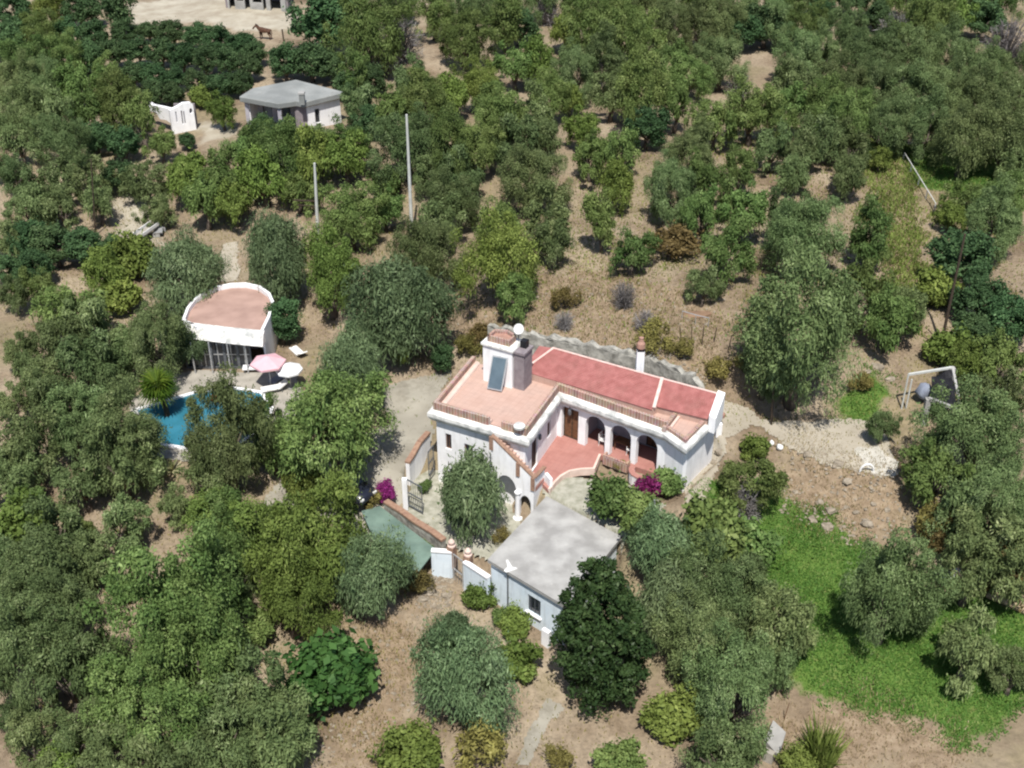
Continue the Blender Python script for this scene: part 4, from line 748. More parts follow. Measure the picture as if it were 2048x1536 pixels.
# ------------------------------------------------------------------ poles
def pole(name, px0, py0, px1, py1, hgt, r0_, r1_, m, label, arm=None):
    b_ = on_ground(px0, py0); 
    z = b_.z
    while at(px1, py1, z).y > b_.y: z += .05
    tp = at(px1, py1, z); t = thing(name, label, 'pole', b_); bm = BM(); tube(bm, [b_ - Vector((0, 0, .3)), tp], [r0_, r1_], 10); finish(bm, 'shaft', m, t); return t, b_, tp
t1, b1, tp1 = pole('utility_pole', 824, 470, 813, 229, 9, .17, .09, M['pole'], 'tallest pale concrete utility pole rising above the grove, right of its shorter twin')
t2, b2_, tp2 = pole('utility_pole', 637, 492, 629, 326, 7, .17, .09, M['pole'], 'shorter pale utility pole with crossarm behind the pool house')
bm = BM(); cz_ = b2_.lerp(tp2, .55); beam(bm, cz_ + Vector((-1.9, 0, .1)), cz_ + Vector((.1, 0, 0)), .1, .1); beam(bm, cz_ + Vector((-1.6, 0, -.35)), cz_ + Vector((.1, 0, -.42)), .07, .07); finish(bm, 'crossarm', M['darkwood'], t2)
t3, b3, tp3 = pole('utility_pole', 1882, 690, 1930, 468, 8, .12, .07, M['darkwood'], 'dark leaning timber pole on bare soil above the concrete frame')
bm = BM(); tube(bm, [b3 + Vector((-.0, 0, .15)), b3 + Vector((-1.0, .4, 1.1))], .045, 6); finish(bm, 'brace', M['darkwood'], t3)
pole('utility_pole', 190, 470, 182, 318, 6, .07, .05, M['darkwood'], 'thin dark pole among the trees at the far left')
pole('utility_pole', 1543, 850, 1549, 742, 4, .07, .05, M['darkwood'], 'thin dark pole at the near edge of the big olive by the drive')
pole('garden_lamp', 1312, 1075, 1309, 1000, 2.4, .05, .05, M['metal'], 'slim grey lamp post beside the magenta bougainvillea')
p = at(1309, 1000, 1.1); 
# bare frame of concrete posts right of the drive
q = on_ground(1862, 815); fz = q.z; cf = thing('concrete_frame', 'unfinished pale frame of posts and beams with dark tarpaulin, right of the drive', 'frame', q)
def pt(px, py, z): return at(px, py, z)
hz_ = fz + 2.5
TL, TR, BLr, BRr = pt(1817, 749, hz_), pt(1905, 735, hz_), pt(1857, 797, hz_ - .9), pt(1922, 822, hz_ - .9)
bm = BM(); beam(bm, TL, TR, .14, .14); finish(bm, 'beam', M['pole'], cf); bm = BM(); beam(bm, BLr, BRr, .2, .22); finish(bm, 'beam', M['concrete'], cf)
for a_ in (TL, TL + Vector((.28, -.02, -.35))): bm = BM(); tube(bm, [a_, (a_.x, a_.y, gz(a_.x, a_.y) - .2)], .055, 8); finish(bm, 'post', M['pole'], cf)
for a_, s_ in ((TR, .34), (BLr, .34), (BRr, .28)): bm = BM(); zb = gz(a_.x, a_.y) - .2; box(bm, (a_.x, a_.y, (a_.z + zb) / 2), (s_, s_, a_.z - zb)); finish(bm, 'pillar', M['concrete'], cf)
bm = BM(); beam(bm, TR, BRr, .16, .16); finish(bm, 'beam', M['concrete'], cf)
bm = BM(); v4 = [TR.lerp(TL, .45) + Vector((0, 0, -.5)), TR + Vector((-.1, -.1, -.1)), BRr + Vector((-.1, .1, -.15)), BLr + Vector((.5, .3, -.4))]; vv = [bm.verts.new(x) for x in v4] + [bm.verts.new(x - Vector((0, 0, .06))) for x in v4]
for f in ((0, 1, 2, 3), (7, 6, 5, 4), (0, 4, 5, 1), (1, 5, 6, 2), (2, 6, 7, 3), (3, 7, 4, 0)): bm.faces.new([vv[i] for i in f])
bmesh.ops.subdivide_edges(bm, edges=bm.edges[:], cuts=5, use_grid_fill=True)
for v in bm.verts: v.co.z += .12 * math.sin(v.co.x * 5) * math.sin(v.co.y * 4)
finish(bm, 'tarpaulin', M['dark'], cf)
for px, py, m, s_, lab, nm in ((1890, 776, 'blue', (.55, .3, .75), 'dark blue cloth hanging inside the concrete frame', 'hanging_cloth'), (1848, 785, 'greycloth', (.6, .45, .6), 'grey cloth bundle heaped at the foot of the concrete frame', 'cloth_bundle'), (1872, 788, 'canopy', (.5, .2, .7), 'green cloth hanging beside the grey bundle in the frame', 'hanging_cloth')):
    p = at(px, py, fz + .8); bm = BM(); blob(bm, (p.x, p.y, fz + .9), s_, 5, 2, .2); o = finish(bm, nm, M[m], None, True); tag(o, lab, 'cloth')
# tall grey-blue sheet and white board right of the rubble bank
q = on_ground(1903, 1010); bm = BM(); box(bm, (q.x, q.y, q.z + .95), (.75, .12, 1.9), R(-12)); bmesh.ops.subdivide_edges(bm, edges=bm.edges[:], cuts=4, use_grid_fill=True)
for v in bm.verts: v.co.y += .08 * math.sin(v.co.x * 9 + v.co.z * 2)
o = finish(bm, 'hanging_sheet', M['greycloth']); tag(o, 'grey-blue cloth sheet hanging upright among olives right of the rubble bank', 'cloth')
q = on_ground(1900, 1166); bm = BM(); beam(bm, Vector(q) + Vector((-.55, -.1, .25)), Vector(q) + Vector((.5, .25, .75)), .5, .04); o = finish(bm, 'board', M['canvas']); tag(o, 'pale board propped aslant at the edge of the green field', 'board')
q0, q1 = on_ground(1972, 1196), on_ground(2055, 1228); bm = BM(); tube(bm, [q0 + Vector((0, 0, .2)), q0.lerp(q1, .35) + Vector((0, 0, .3)), q1 + Vector((0, 0, .15))], [.14, .2, .24], 8); o = finish(bm, 'fallen_log', M['log']); tag(o, 'bleached fallen log at the right edge below the brown bush', 'log')
# half-sunk white hoop, white sacks on the bank
q = on_ground(1727, 973); bm = BM(); tube(bm, [Vector(q) + Vector((.42 * math.cos(a), -.05, .05 + .55 * math.sin(a))) for a in [math.pi * k / 12 for k in range(13)]], .07, 8); o = finish(bm, 'half_buried_hoop', M['plastic']); tag(o, 'white hoop half sunk in the dry bank below the drive', 'hoop')
for k, (px, py, s_, lab) in enumerate(((1543, 890, (.17, .15, .2), 'bluish white sack, the left one of two beside the thin pole'), (1559, 897, (.25, .2, .2), 'rounder cream-white sack, the right one of two beside the thin pole'))):
    q = on_ground(px, py); bm = BM(); blob(bm, q + Vector((0, 0, s_[2] * .7)), s_, 20 + k, 2, .15); o = finish(bm, 'sack', M['plastic'], None, True); tag(o, lab, 'sack', 'white sacks by the drive')
# white metal rail frame before a dark hollow
q = on_ground(1392, 640); rf = thing('rail_frame', 'thin white metal rail around a dark hollow on the slope above the villa', 'railing', q)
P_ = [at(1365, 622, q.z + .8), at(1392, 630, q.z + .8), at(1418, 636, q.z + .8)]; bm = BM(); tube(bm, P_, .03, 6); finish(bm, 'rail', M['metal'], rf)
for p in P_: bm = BM(); tube(bm, [p, (p.x, p.y, gz(p.x, p.y) - .1)], .03, 6); finish(bm, 'post', M['metal'], rf)
q = on_ground(1392, 634); bm = BM(); blob(bm, q + Vector((.1, .3, .06)), (1.15, .5, .16), 3, 2, .12); o = finish(bm, 'dark_hollow', M['soil'], rf)
for i, (px, py) in enumerate(((1362, 682), (1383, 686), (1404, 690), (1428, 684), (1455, 705))):
    q = on_ground(px, py); bm = BM(); tube(bm, [q - Vector((0, 0, .1)), q + Vector((.08 * (i - 2), 0, 1.15 + .15 * (i % 3)))], .035, 6); o = finish(bm, 'fence_stake', M['darkwood'])
    tag(o, ('first thin stake', 'second thin stake', 'middle thin stake', 'fourth thin stake', 'tallest thin dark stake')[i] + ' from the left on the slope above the villa', 'stake', 'stakes above the retaining wall')
q = on_ground(1568, 1440); bm = BM(); tube(bm, [q, q + Vector((.12, 0, 1.25))], .02, 6); o = finish(bm, 'fence_stake', M['wood']); tag(o, 'thin rusty rod standing in dry grass beside the concrete slab', 'stake')
# concrete slab and pale sheet at the lower right
a4 = [on_ground(1528, 1490), on_ground(1545, 1450), on_ground(1571, 1470), on_ground(1556, 1520)]; bm = BM(); zc = max(p.z for p in a4) + .05; prism(bm, [p[:2] for p in a4], zc - .4, [zc + .15] * 4); o = finish(bm, 'concrete_slab', M['concrete']); tag(o, 'grey concrete cistern slab at the bottom edge beside tall reeds', 'slab')
q = on_ground(1536, 1522); bm = BM(); box(bm, q + Vector((0, 0, .35)), (.5, .3, .7), R(-35)); o = finish(bm, 'stone_block', M['deck']); tag(o, 'pale block at the bottom edge in front of the concrete slab', 'block')
# trailer-like pallets at the left clearing
q = on_ground(296, 478); t = thing('cart', 'long cream-coloured flat cart standing in the sandy clearing at the left', 'cart', q); rz = R(72); X = lambda x, y, z: Vector(q) + Matrix.Rotation(rz, 3, 'Z') @ Vector((x, y, z))
bm = BM(); box(bm, X(0, 0, .75), (2.6, .8, .12), rz); finish(bm, 'bed', M['deck'], t)
for s_ in (-.4, .4): bm = BM(); box(bm, X(0, s_, .95), (2.6, .06, .28), rz); finish(bm, 'side_board', M['plastic'], t)
for sx in (-.7, .7):
    for s_ in (-.42, .42): bm = BM(); tube(bm, [X(sx, s_ - .06, .33), X(sx, s_ + .06, .33)], .32, 12); finish(bm, 'wheel', M['rubber'], t)
q = on_ground(319, 470); bm = BM(); rz = R(100); box(bm, q + Vector((0, 0, .5)), (1.3, .7, .08), rz)
for s_ in (-.35, 0, .35): box(bm, q + Vector((s_ * .3, s_ * 1.6, .25)), (.12, .6, .42), rz)
o = finish(bm, 'bench', M['metal']); tag(o, 'low pale metal bench beside the cream cart in the clearing', 'bench')
# pale pipe fence along the grass strip at upper right
f0_, f1_ = on_ground(1806, 322), on_ground(1868, 424); fc = thing('pipe_fence', 'pale low rail fence running down the green strip at the upper right', 'fence', f0_); bm = BM(); tube(bm, [f0_ + Vector((0, 0, .8)), f0_.lerp(f1_, .5) + Vector((0, 0, .8)), f1_ + Vector((0, 0, .8))], .04, 6); finish(bm, 'rail', M['pole'], fc)
for k in range(5): p = f0_.lerp(f1_, k / 4); bm = BM(); tube(bm, [(p.x, p.y, gz(p.x, p.y) - .1), (p.x, p.y, f0_.lerp(f1_, k / 4).z + .8)], .05, 6); finish(bm, 'post', M['pole'], fc)
# rocks on the bank and by the gate
rk = [(1640,1005),(1660,1022),(1690,990),(1712,1030),(1745,1015),(1590,985),(1625,1040),(1775,1020),(1670,965),(1610,945),(1735,1050),(1655,1055),(1565,955),(1425,925),(1410,912),(1440,905),(866,1160),(880,1175),(858,1185),(892,1192),(845,1200),(1755,735),(1735,745),(1780,760),(1320,752),(1345,762),(1370,770),(1395,775),(1350,742),(1300,735)]
for i, (px, py) in enumerate(rk):
    q = on_ground(px, py); s_ = random.uniform(.16, .38); bm = BM(); blob(bm, q + Vector((0, 0, s_ * .2)), (s_ * random.uniform(.9, 1.5), s_, s_ * .6), 100 + i, 2, .22); o = finish(bm, 'rock', M['rock'])
    grp = ('on the dry bank below the drive' if i < 13 else 'beside the path at the far wall of the villa' if i < 16 else 'on the slope below the narrow metal gate' if i < 21 else 'on the dry slope left of the concrete frame' if i < 24 else 'on the slope at the end of the retaining wall')
    tag(o, 'pale angular rock lying ' + grp, 'rock', 'rocks ' + grp)

# ------------------------------------------------------------------ plants
LM = {
 'O': leaf_mat('olive_leaves', (.068, .100, .036), (.166, .216, .086), (.28, .33, .16)),
 'D': leaf_mat('dark_green_leaves', (.036, .068, .028), (.085, .145, .058), (.15, .225, .10), .25),
 'G': leaf_mat('mid_green_leaves', (.068, .110, .030), (.155, .212, .066), (.25, .31, .12)),
 'Y': leaf_mat('yellow_green_leaves', (.082, .120, .026), (.178, .236, .058), (.28, .335, .10)),
 'P': leaf_mat('grey_green_drooping_leaves', (.068, .104, .046), (.155, .210, .100), (.25, .31, .17)),
 'L': leaf_mat('glossy_dark_leaves', (.020, .044, .015), (.052, .095, .032), (.115, .175, .07), .15, .4),
 'F': leaf_mat('broad_green_leaves', (.025, .065, .018), (.065, .135, .035), (.11, .19, .06), .25, .5),
 'X': leaf_mat('dry_yellow_leaves', (.12, .10, .035), (.22, .19, .06), (.30, .26, .11)),
 'N': leaf_mat('rusty_brown_leaves', (.095, .070, .026), (.18, .135, .055), (.25, .20, .09)),
 'M': leaf_mat('magenta_bracts', (.10, .012, .06), (.26, .03, .17), (.36, .08, .27), .35),
 'B': leaf_mat('grey_twigs', (.12, .11, .105), (.22, .205, .20), (.30, .28, .275), .0, .9),
 'A': leaf_mat('striped_agave_leaves', (.20, .24, .10), (.45, .44, .24), (.55, .52, .34), .1),
 'K': leaf_mat('palm_leaves', (.045, .085, .012), (.12, .19, .025), (.22, .28, .05), .3, .45),
 'W': leaf_mat('grass_blades', (.060, .125, .022), (.115, .21, .045), (.24, .29, .095), .35),
 'S': leaf_mat('straw_blades', (.16, .125, .065), (.30, .24, .14), (.40, .335, .21), .2),
}
def unit(v): return v / (np.linalg.norm(v, axis=-1, keepdims=True) + 1e-9)
def leaf_quads(c, n, L, Wd, g, up=None):
    """kite-shaped leaves at centres c facing n: long axis random in the leaf plane (or along up)"""
    r = g.normal(size=c.shape) if up is None else up
    a = unit(r - n * (r * n).sum(-1, keepdims=True)); b_ = np.cross(n, a)
    L = L[:, None] if hasattr(L, 'shape') else L; Wd = Wd[:, None] if hasattr(Wd, 'shape') else Wd
    return np.stack([c - a * L, c + b_ * Wd, c + a * L, c - b_ * Wd], 1)
def crown(kind, seed, nc=46, per=190, leaf=(.058, .030), env=(1, 1, .98), crad=(.16, .30), shell=.76, low=-.72, lob=.22, flat=.95, wisp=.14, taper=0):
    g = np.random.default_rng(seed); d = unit(g.normal(size=(nc * 3, 3))); d = d[d[:, 2] > low][:nc]; nc = len(d)
    ph = g.uniform(0, 6.28, 6); az = np.arctan2(d[:, 1], d[:, 0])
    rad = shell * (1 + lob * np.sin(2 * az + ph[0]) + lob * .8 * np.sin(3 * az + ph[1] + 2 * d[:, 2])) * g.uniform(.70, 1.06, nc)
    cc = d * rad[:, None] * np.array(env); cr = g.uniform(*crad, nc); ctint = g.uniform(0, 1, nc)
    k = np.repeat(np.arange(nc), per); o = unit(g.normal(size=(nc * per, 3))); o[:, 2] = np.where((o[:, 2] < -.35) & (g.uniform(size=len(o)) < .6), -o[:, 2] * .6, o[:, 2]); o = unit(o)
    rr = cr[k] * g.uniform(.45, 1.08, len(k)) ** .7; p = cc[k] + o * rr[:, None] * np.array([1, 1, flat])
    wi = g.uniform(size=len(k)) < wisp; p = p + (wi * g.uniform(.1, .75, len(k)) * cr[k])[:, None] * (o + np.array([0, 0, .35]))
    if taper: p[:, :2] *= (1 - taper * p[:, 2:3] / env[2])
    nrm = unit(o * .9 + g.normal(size=o.shape) * .7 + np.array([0, 0, .25])); s = g.uniform(.6, 1.4, len(k)) * g.uniform(.72, 1.3, nc)[k]
    tint = np.clip(.55 * ctint[k] + .45 * g.uniform(0, 1, len(k)), 0, 1)
    return p, nrm, s, tint, g
def build_crown(kind, seed, **kw):
    lf = kw.pop('leaf', (.062, .034)); droop = kw.pop('droop', 0); p, nrm, s, t, g = crown(kind, seed, **kw)
    if droop:
        m2 = g.uniform(size=len(p)) < droop; hd = unit(np.stack([p[:, 0], p[:, 1], np.zeros(len(p))], -1) + g.normal(size=p.shape) * .4); n2 = unit(hd + np.array([0, 0, .25]))
        p = p + m2[:, None] * (g.uniform(0, 1, len(p)) ** 1.5)[:, None] * np.array([0, 0, -.34]) ; nrm = np.where(m2[:, None], n2, nrm); up = np.where(m2[:, None], np.array([0, 0, 1.0]) + g.normal(size=p.shape) * .18, g.normal(size=p.shape))
        V = leaf_quads(p, nrm, s * lf[0] * np.where(m2, 1.7, 1), s * lf[1] * np.where(m2, .75, 1), g, up)
    else: V = leaf_quads(p, nrm, s * lf[0], s * lf[1], g)
    return V, t
def twigs(seed, n=150, env=(1, 1, .85)):
    """bare branching twigs as thin ribbons"""
    g = np.random.default_rng(seed); Vs = []
    for i in range(n):
        d = unit(g.normal(size=3) + np.array([0, 0, .55])); a = np.array([0, 0, -.55]) + d * .25 * g.uniform(.3, 1) * np.array(env); e = d * g.uniform(.6, 1.0) * np.array(env); w_ = .014
        for q in range(7):
            s = a + (e - a) * q / 7.0; f = s + unit(d + g.normal(size=3) * .7) * g.uniform(.14, .30); sd = unit(np.cross(f - s, g.normal(size=3))) * w_
            Vs.append([s - sd, s + sd, f + sd * .4, f - sd * .4])
        sd = unit(np.cross(e - a, g.normal(size=3))) * w_ * 1.5; Vs.append([a - sd, a + sd, e + sd * .3, e - sd * .3])
    return np.array(Vs), g.uniform(0, 1, len(Vs))
def blades(seed, n, spread, hgt, wd, lean=.35, tip=.2):
    g = np.random.default_rng(seed); a = g.uniform(0, 6.28, n); r = spread * np.sqrt(g.uniform(0, 1, n)); b0 = np.stack([r * np.cos(a), r * np.sin(a), np.zeros(n)], -1)
    az = g.uniform(0, 6.28, n); h = hgt * g.uniform(.5, 1.1, n); ln = lean * g.uniform(.2, 1.4, n) * h; dirv = np.stack([np.cos(az), np.sin(az), np.zeros(n)], -1) * .6 + b0 / (spread + 1e-6) * .6
    sd = np.stack([-np.sin(az), np.cos(az), np.zeros(n)], -1) * (wd * g.uniform(.6, 1.3, n))[:, None]; mid = b0 + dirv * (ln * .35)[:, None] + np.array([0, 0, 1]) * (h * .6)[:, None]; top = b0 + dirv * ln[:, None] + np.array([0, 0, 1]) * h[:, None]
    Q1 = np.stack([b0 - sd, b0 + sd, mid + sd, mid - sd], 1); Q2 = np.stack([mid - sd, mid + sd, top + sd * tip, top - sd * tip], 1); t = g.uniform(0, 1, n)
    return np.concatenate([Q1, Q2]), np.concatenate([t, t])
# prototypes: crown meshes about the origin, radius about 1
PROTO = {}
def proto(code, V, t, lm): 
    o = quads('crown', V, LM[lm], t); me_ = o.data; bpy.data.objects.remove(o); PROTO.setdefault(code, []).append(me_)
for s in range(6): proto('O', *build_crown('O', 10 + s, nc=[46, 38, 52, 32, 42, 54][s], per=230, leaf=(.044, .021), droop=.35, lob=.30, crad=(.13, .26), shell=.82), 'O')
for s in range(4): proto('D', *build_crown('D', 30 + s, nc=60, per=160, leaf=(.054, .031), lob=.16), 'D')
for s in range(5): proto('G', *build_crown('G', 50 + s, nc=[46, 36, 52, 32, 42][s], per=220, leaf=(.046, .023), droop=.3, lob=.30, crad=(.13, .26), shell=.82), 'G')
for s in range(3): proto('Y', *build_crown('Y', 70 + s, nc=74, per=130, leaf=(.050, .026), droop=.3, crad=(.13, .26), lob=.34), 'Y')
for s in range(3): proto('P', *build_crown('P', 90 + s, nc=74, per=220, leaf=(.046, .017), droop=.7, crad=(.18, .30), lob=.18), 'P')
# finer-leaved crowns for the largest trees
for s in range(2): proto('O+', *build_crown('O', 15 + s, nc=104, per=380, leaf=(.024, .011), droop=.4, lob=.30, crad=(.11, .22), shell=.84), 'O')
for s in range(3): proto('G+', *build_crown('G', 55 + s, nc=92, per=320, leaf=(.027, .0135), droop=.35, lob=.30, crad=(.11, .22), shell=.84), 'G')
for s in range(2): proto('Y+', *build_crown('Y', 75 + s, nc=90, per=260, leaf=(.029, .0145), droop=.35, lob=.32, crad=(.12, .24)), 'Y')
for s in range(2): proto('P+', *build_crown('P', 95 + s, nc=110, per=250, leaf=(.032, .012), droop=.7, crad=(.14, .27), lob=.18), 'P')
proto('L', *build_crown('L', 110, nc=300, per=90, leaf=(.042, .023), taper=.34, wisp=.04, env=(1, 1, 1.8), crad=(.11, .19), shell=.90, low=-.9, lob=.05), 'L')
proto('F', *build_crown('F', 120, nc=80, per=46, leaf=(.085, .06), crad=(.2, .34), lob=.25), 'F')
for s in range(2): proto('T', *build_crown('T', 130 + s, nc=50, per=160, leaf=(.060, .030), env=(1, 1, 1.75), crad=(.24, .36), lob=.2, droop=.3), 'G')
proto('C', *build_crown('C', 140, nc=46, per=170, leaf=(.07, .035), env=(1, 1, 1.7), crad=(.28, .42), low=-.8, lob=.1), 'D')
for s in range(2): proto('S', *build_crown('S', 150 + s, nc=40, per=120, leaf=(.085, .048), crad=(.24, .40), low=-.3, lob=.25), 'G')
for s in range(2): proto('V', *build_crown('V', 155 + s, nc=40, per=120, leaf=(.085, .048), crad=(.24, .40), low=-.3, lob=.25), 'Y')
for s in range(2): proto('X', *build_crown('X', 160 + s, nc=30, per=80, leaf=(.075, .03), crad=(.22, .42), low=-.3, lob=.3), 'X')
proto('N', *build_crown('N', 170, nc=34, per=90, leaf=(.075, .035), crad=(.24, .42), low=-.3, lob=.3), 'N')
proto('M', *build_crown('M', 180, nc=36, per=90, leaf=(.085, .055), crad=(.22, .40), low=-.3, lob=.3), 'M')
for s in range(2): proto('B', *twigs(190 + s), 'B')
proto('R', *blades(200, 420, .62, 1.5, .035, .40), 'Y'); proto('R', *blades(201, 420, .62, 1.5, .030, .35), 'G')
def trunk_mesh(seed, h=1.0, r=.10, limbs=5, m='bark'):
    """tapered leaning trunk with limbs; origin at the base, limbs end about 1.0 above it"""
    rd = random.Random(seed); bm = BM(); lx, ly = rd.uniform(-.1, .1), rd.uniform(-.1, .1); fork = h * .42
    tube(bm, [(0, 0, -.12), (lx * .3, ly * .3, fork * .5), (lx, ly, fork)], [r * 1.35, r, r * .85], 8)
    for k in range(limbs):
        a = 2 * math.pi * k / limbs + rd.uniform(-.4, .4); q = rd.uniform(.35, .6); z1 = h * rd.uniform(.85, 1.25)
        tube(bm, [(lx, ly, fork * .92), (lx + q * .4 * math.cos(a), ly + q * .4 * math.sin(a), (fork + z1) / 2), (lx + q * math.cos(a + .3), ly + q * math.sin(a + .3), z1)], [r * .6, r * .38, r * .12], 6)
        tube(bm, [(lx + q * .4 * math.cos(a), ly + q * .4 * math.sin(a), (fork + z1) / 2), (lx + q * .9 * math.cos(a - .5), ly + q * .9 * math.sin(a - .5), z1 * .92)], [r * .3, r * .08], 5)
    o = finish(bm, 'trunk', M[m], None, True); me_ = o.data; bpy.data.objects.remove(o); return me_
TRUNK = [trunk_mesh(s) for s in range(4)]; TRUNK_T = [trunk_mesh(9, 1.7, .09, 6)]; STEM = [trunk_mesh(20 + s, .35, .035, 7) for s in range(2)]; TWIG = [trunk_mesh(30, .5, .04, 8, 'drybark')]
# code: (crown centre height in radii, trunk set, what it is, colour words)
SPEC = {'O': (1.18, TRUNK, 'olive_tree', 'tree', 'grey-green olive'), 'D': (1.08, TRUNK, 'citrus_tree', 'tree', 'dark green rounded tree'), 'G': (1.15, TRUNK, 'leafy_tree', 'tree', 'mid-green loose tree'),
 'Y': (1.18, TRUNK, 'almond_tree', 'tree', 'yellow-green airy tree'), 'P': (1.15, TRUNK, 'pepper_tree', 'tree', 'drooping grey-green tree'), 'L': (1.60, TRUNK_T, 'loquat_tree', 'tree', 'tall glossy dark tree'),
 'F': (.95, TRUNK, 'fig_tree', 'tree', 'broad-leaved green tree'), 'T': (1.75, TRUNK_T, 'narrow_tree', 'tree', 'tall narrow green tree'), 'C': (1.65, TRUNK_T, 'conical_tree', 'tree', 'dark upright tree'),
 'S': (.62, STEM, 'bush', 'bush', 'bright green bush'), 'V': (.62, STEM, 'bush', 'bush', 'yellow-green bush'), 'X': (.58, STEM, 'dry_bush', 'bush', 'dry yellowish bush'), 'N': (.62, STEM, 'rusty_bush', 'bush', 'rusty brown bush'),
 'M': (.65, STEM, 'bougainvillea', 'flowering shrub', 'magenta bougainvillea'), 'B': (.80, TWIG, 'bare_tree', 'bare tree', 'leafless grey tree'), 'R': (.35, None, 'reed_clump', 'reeds', 'tall green reed clump')}
PARTN = {'B': 'twigs', 'R': 'blades', 'M': 'flowers'}
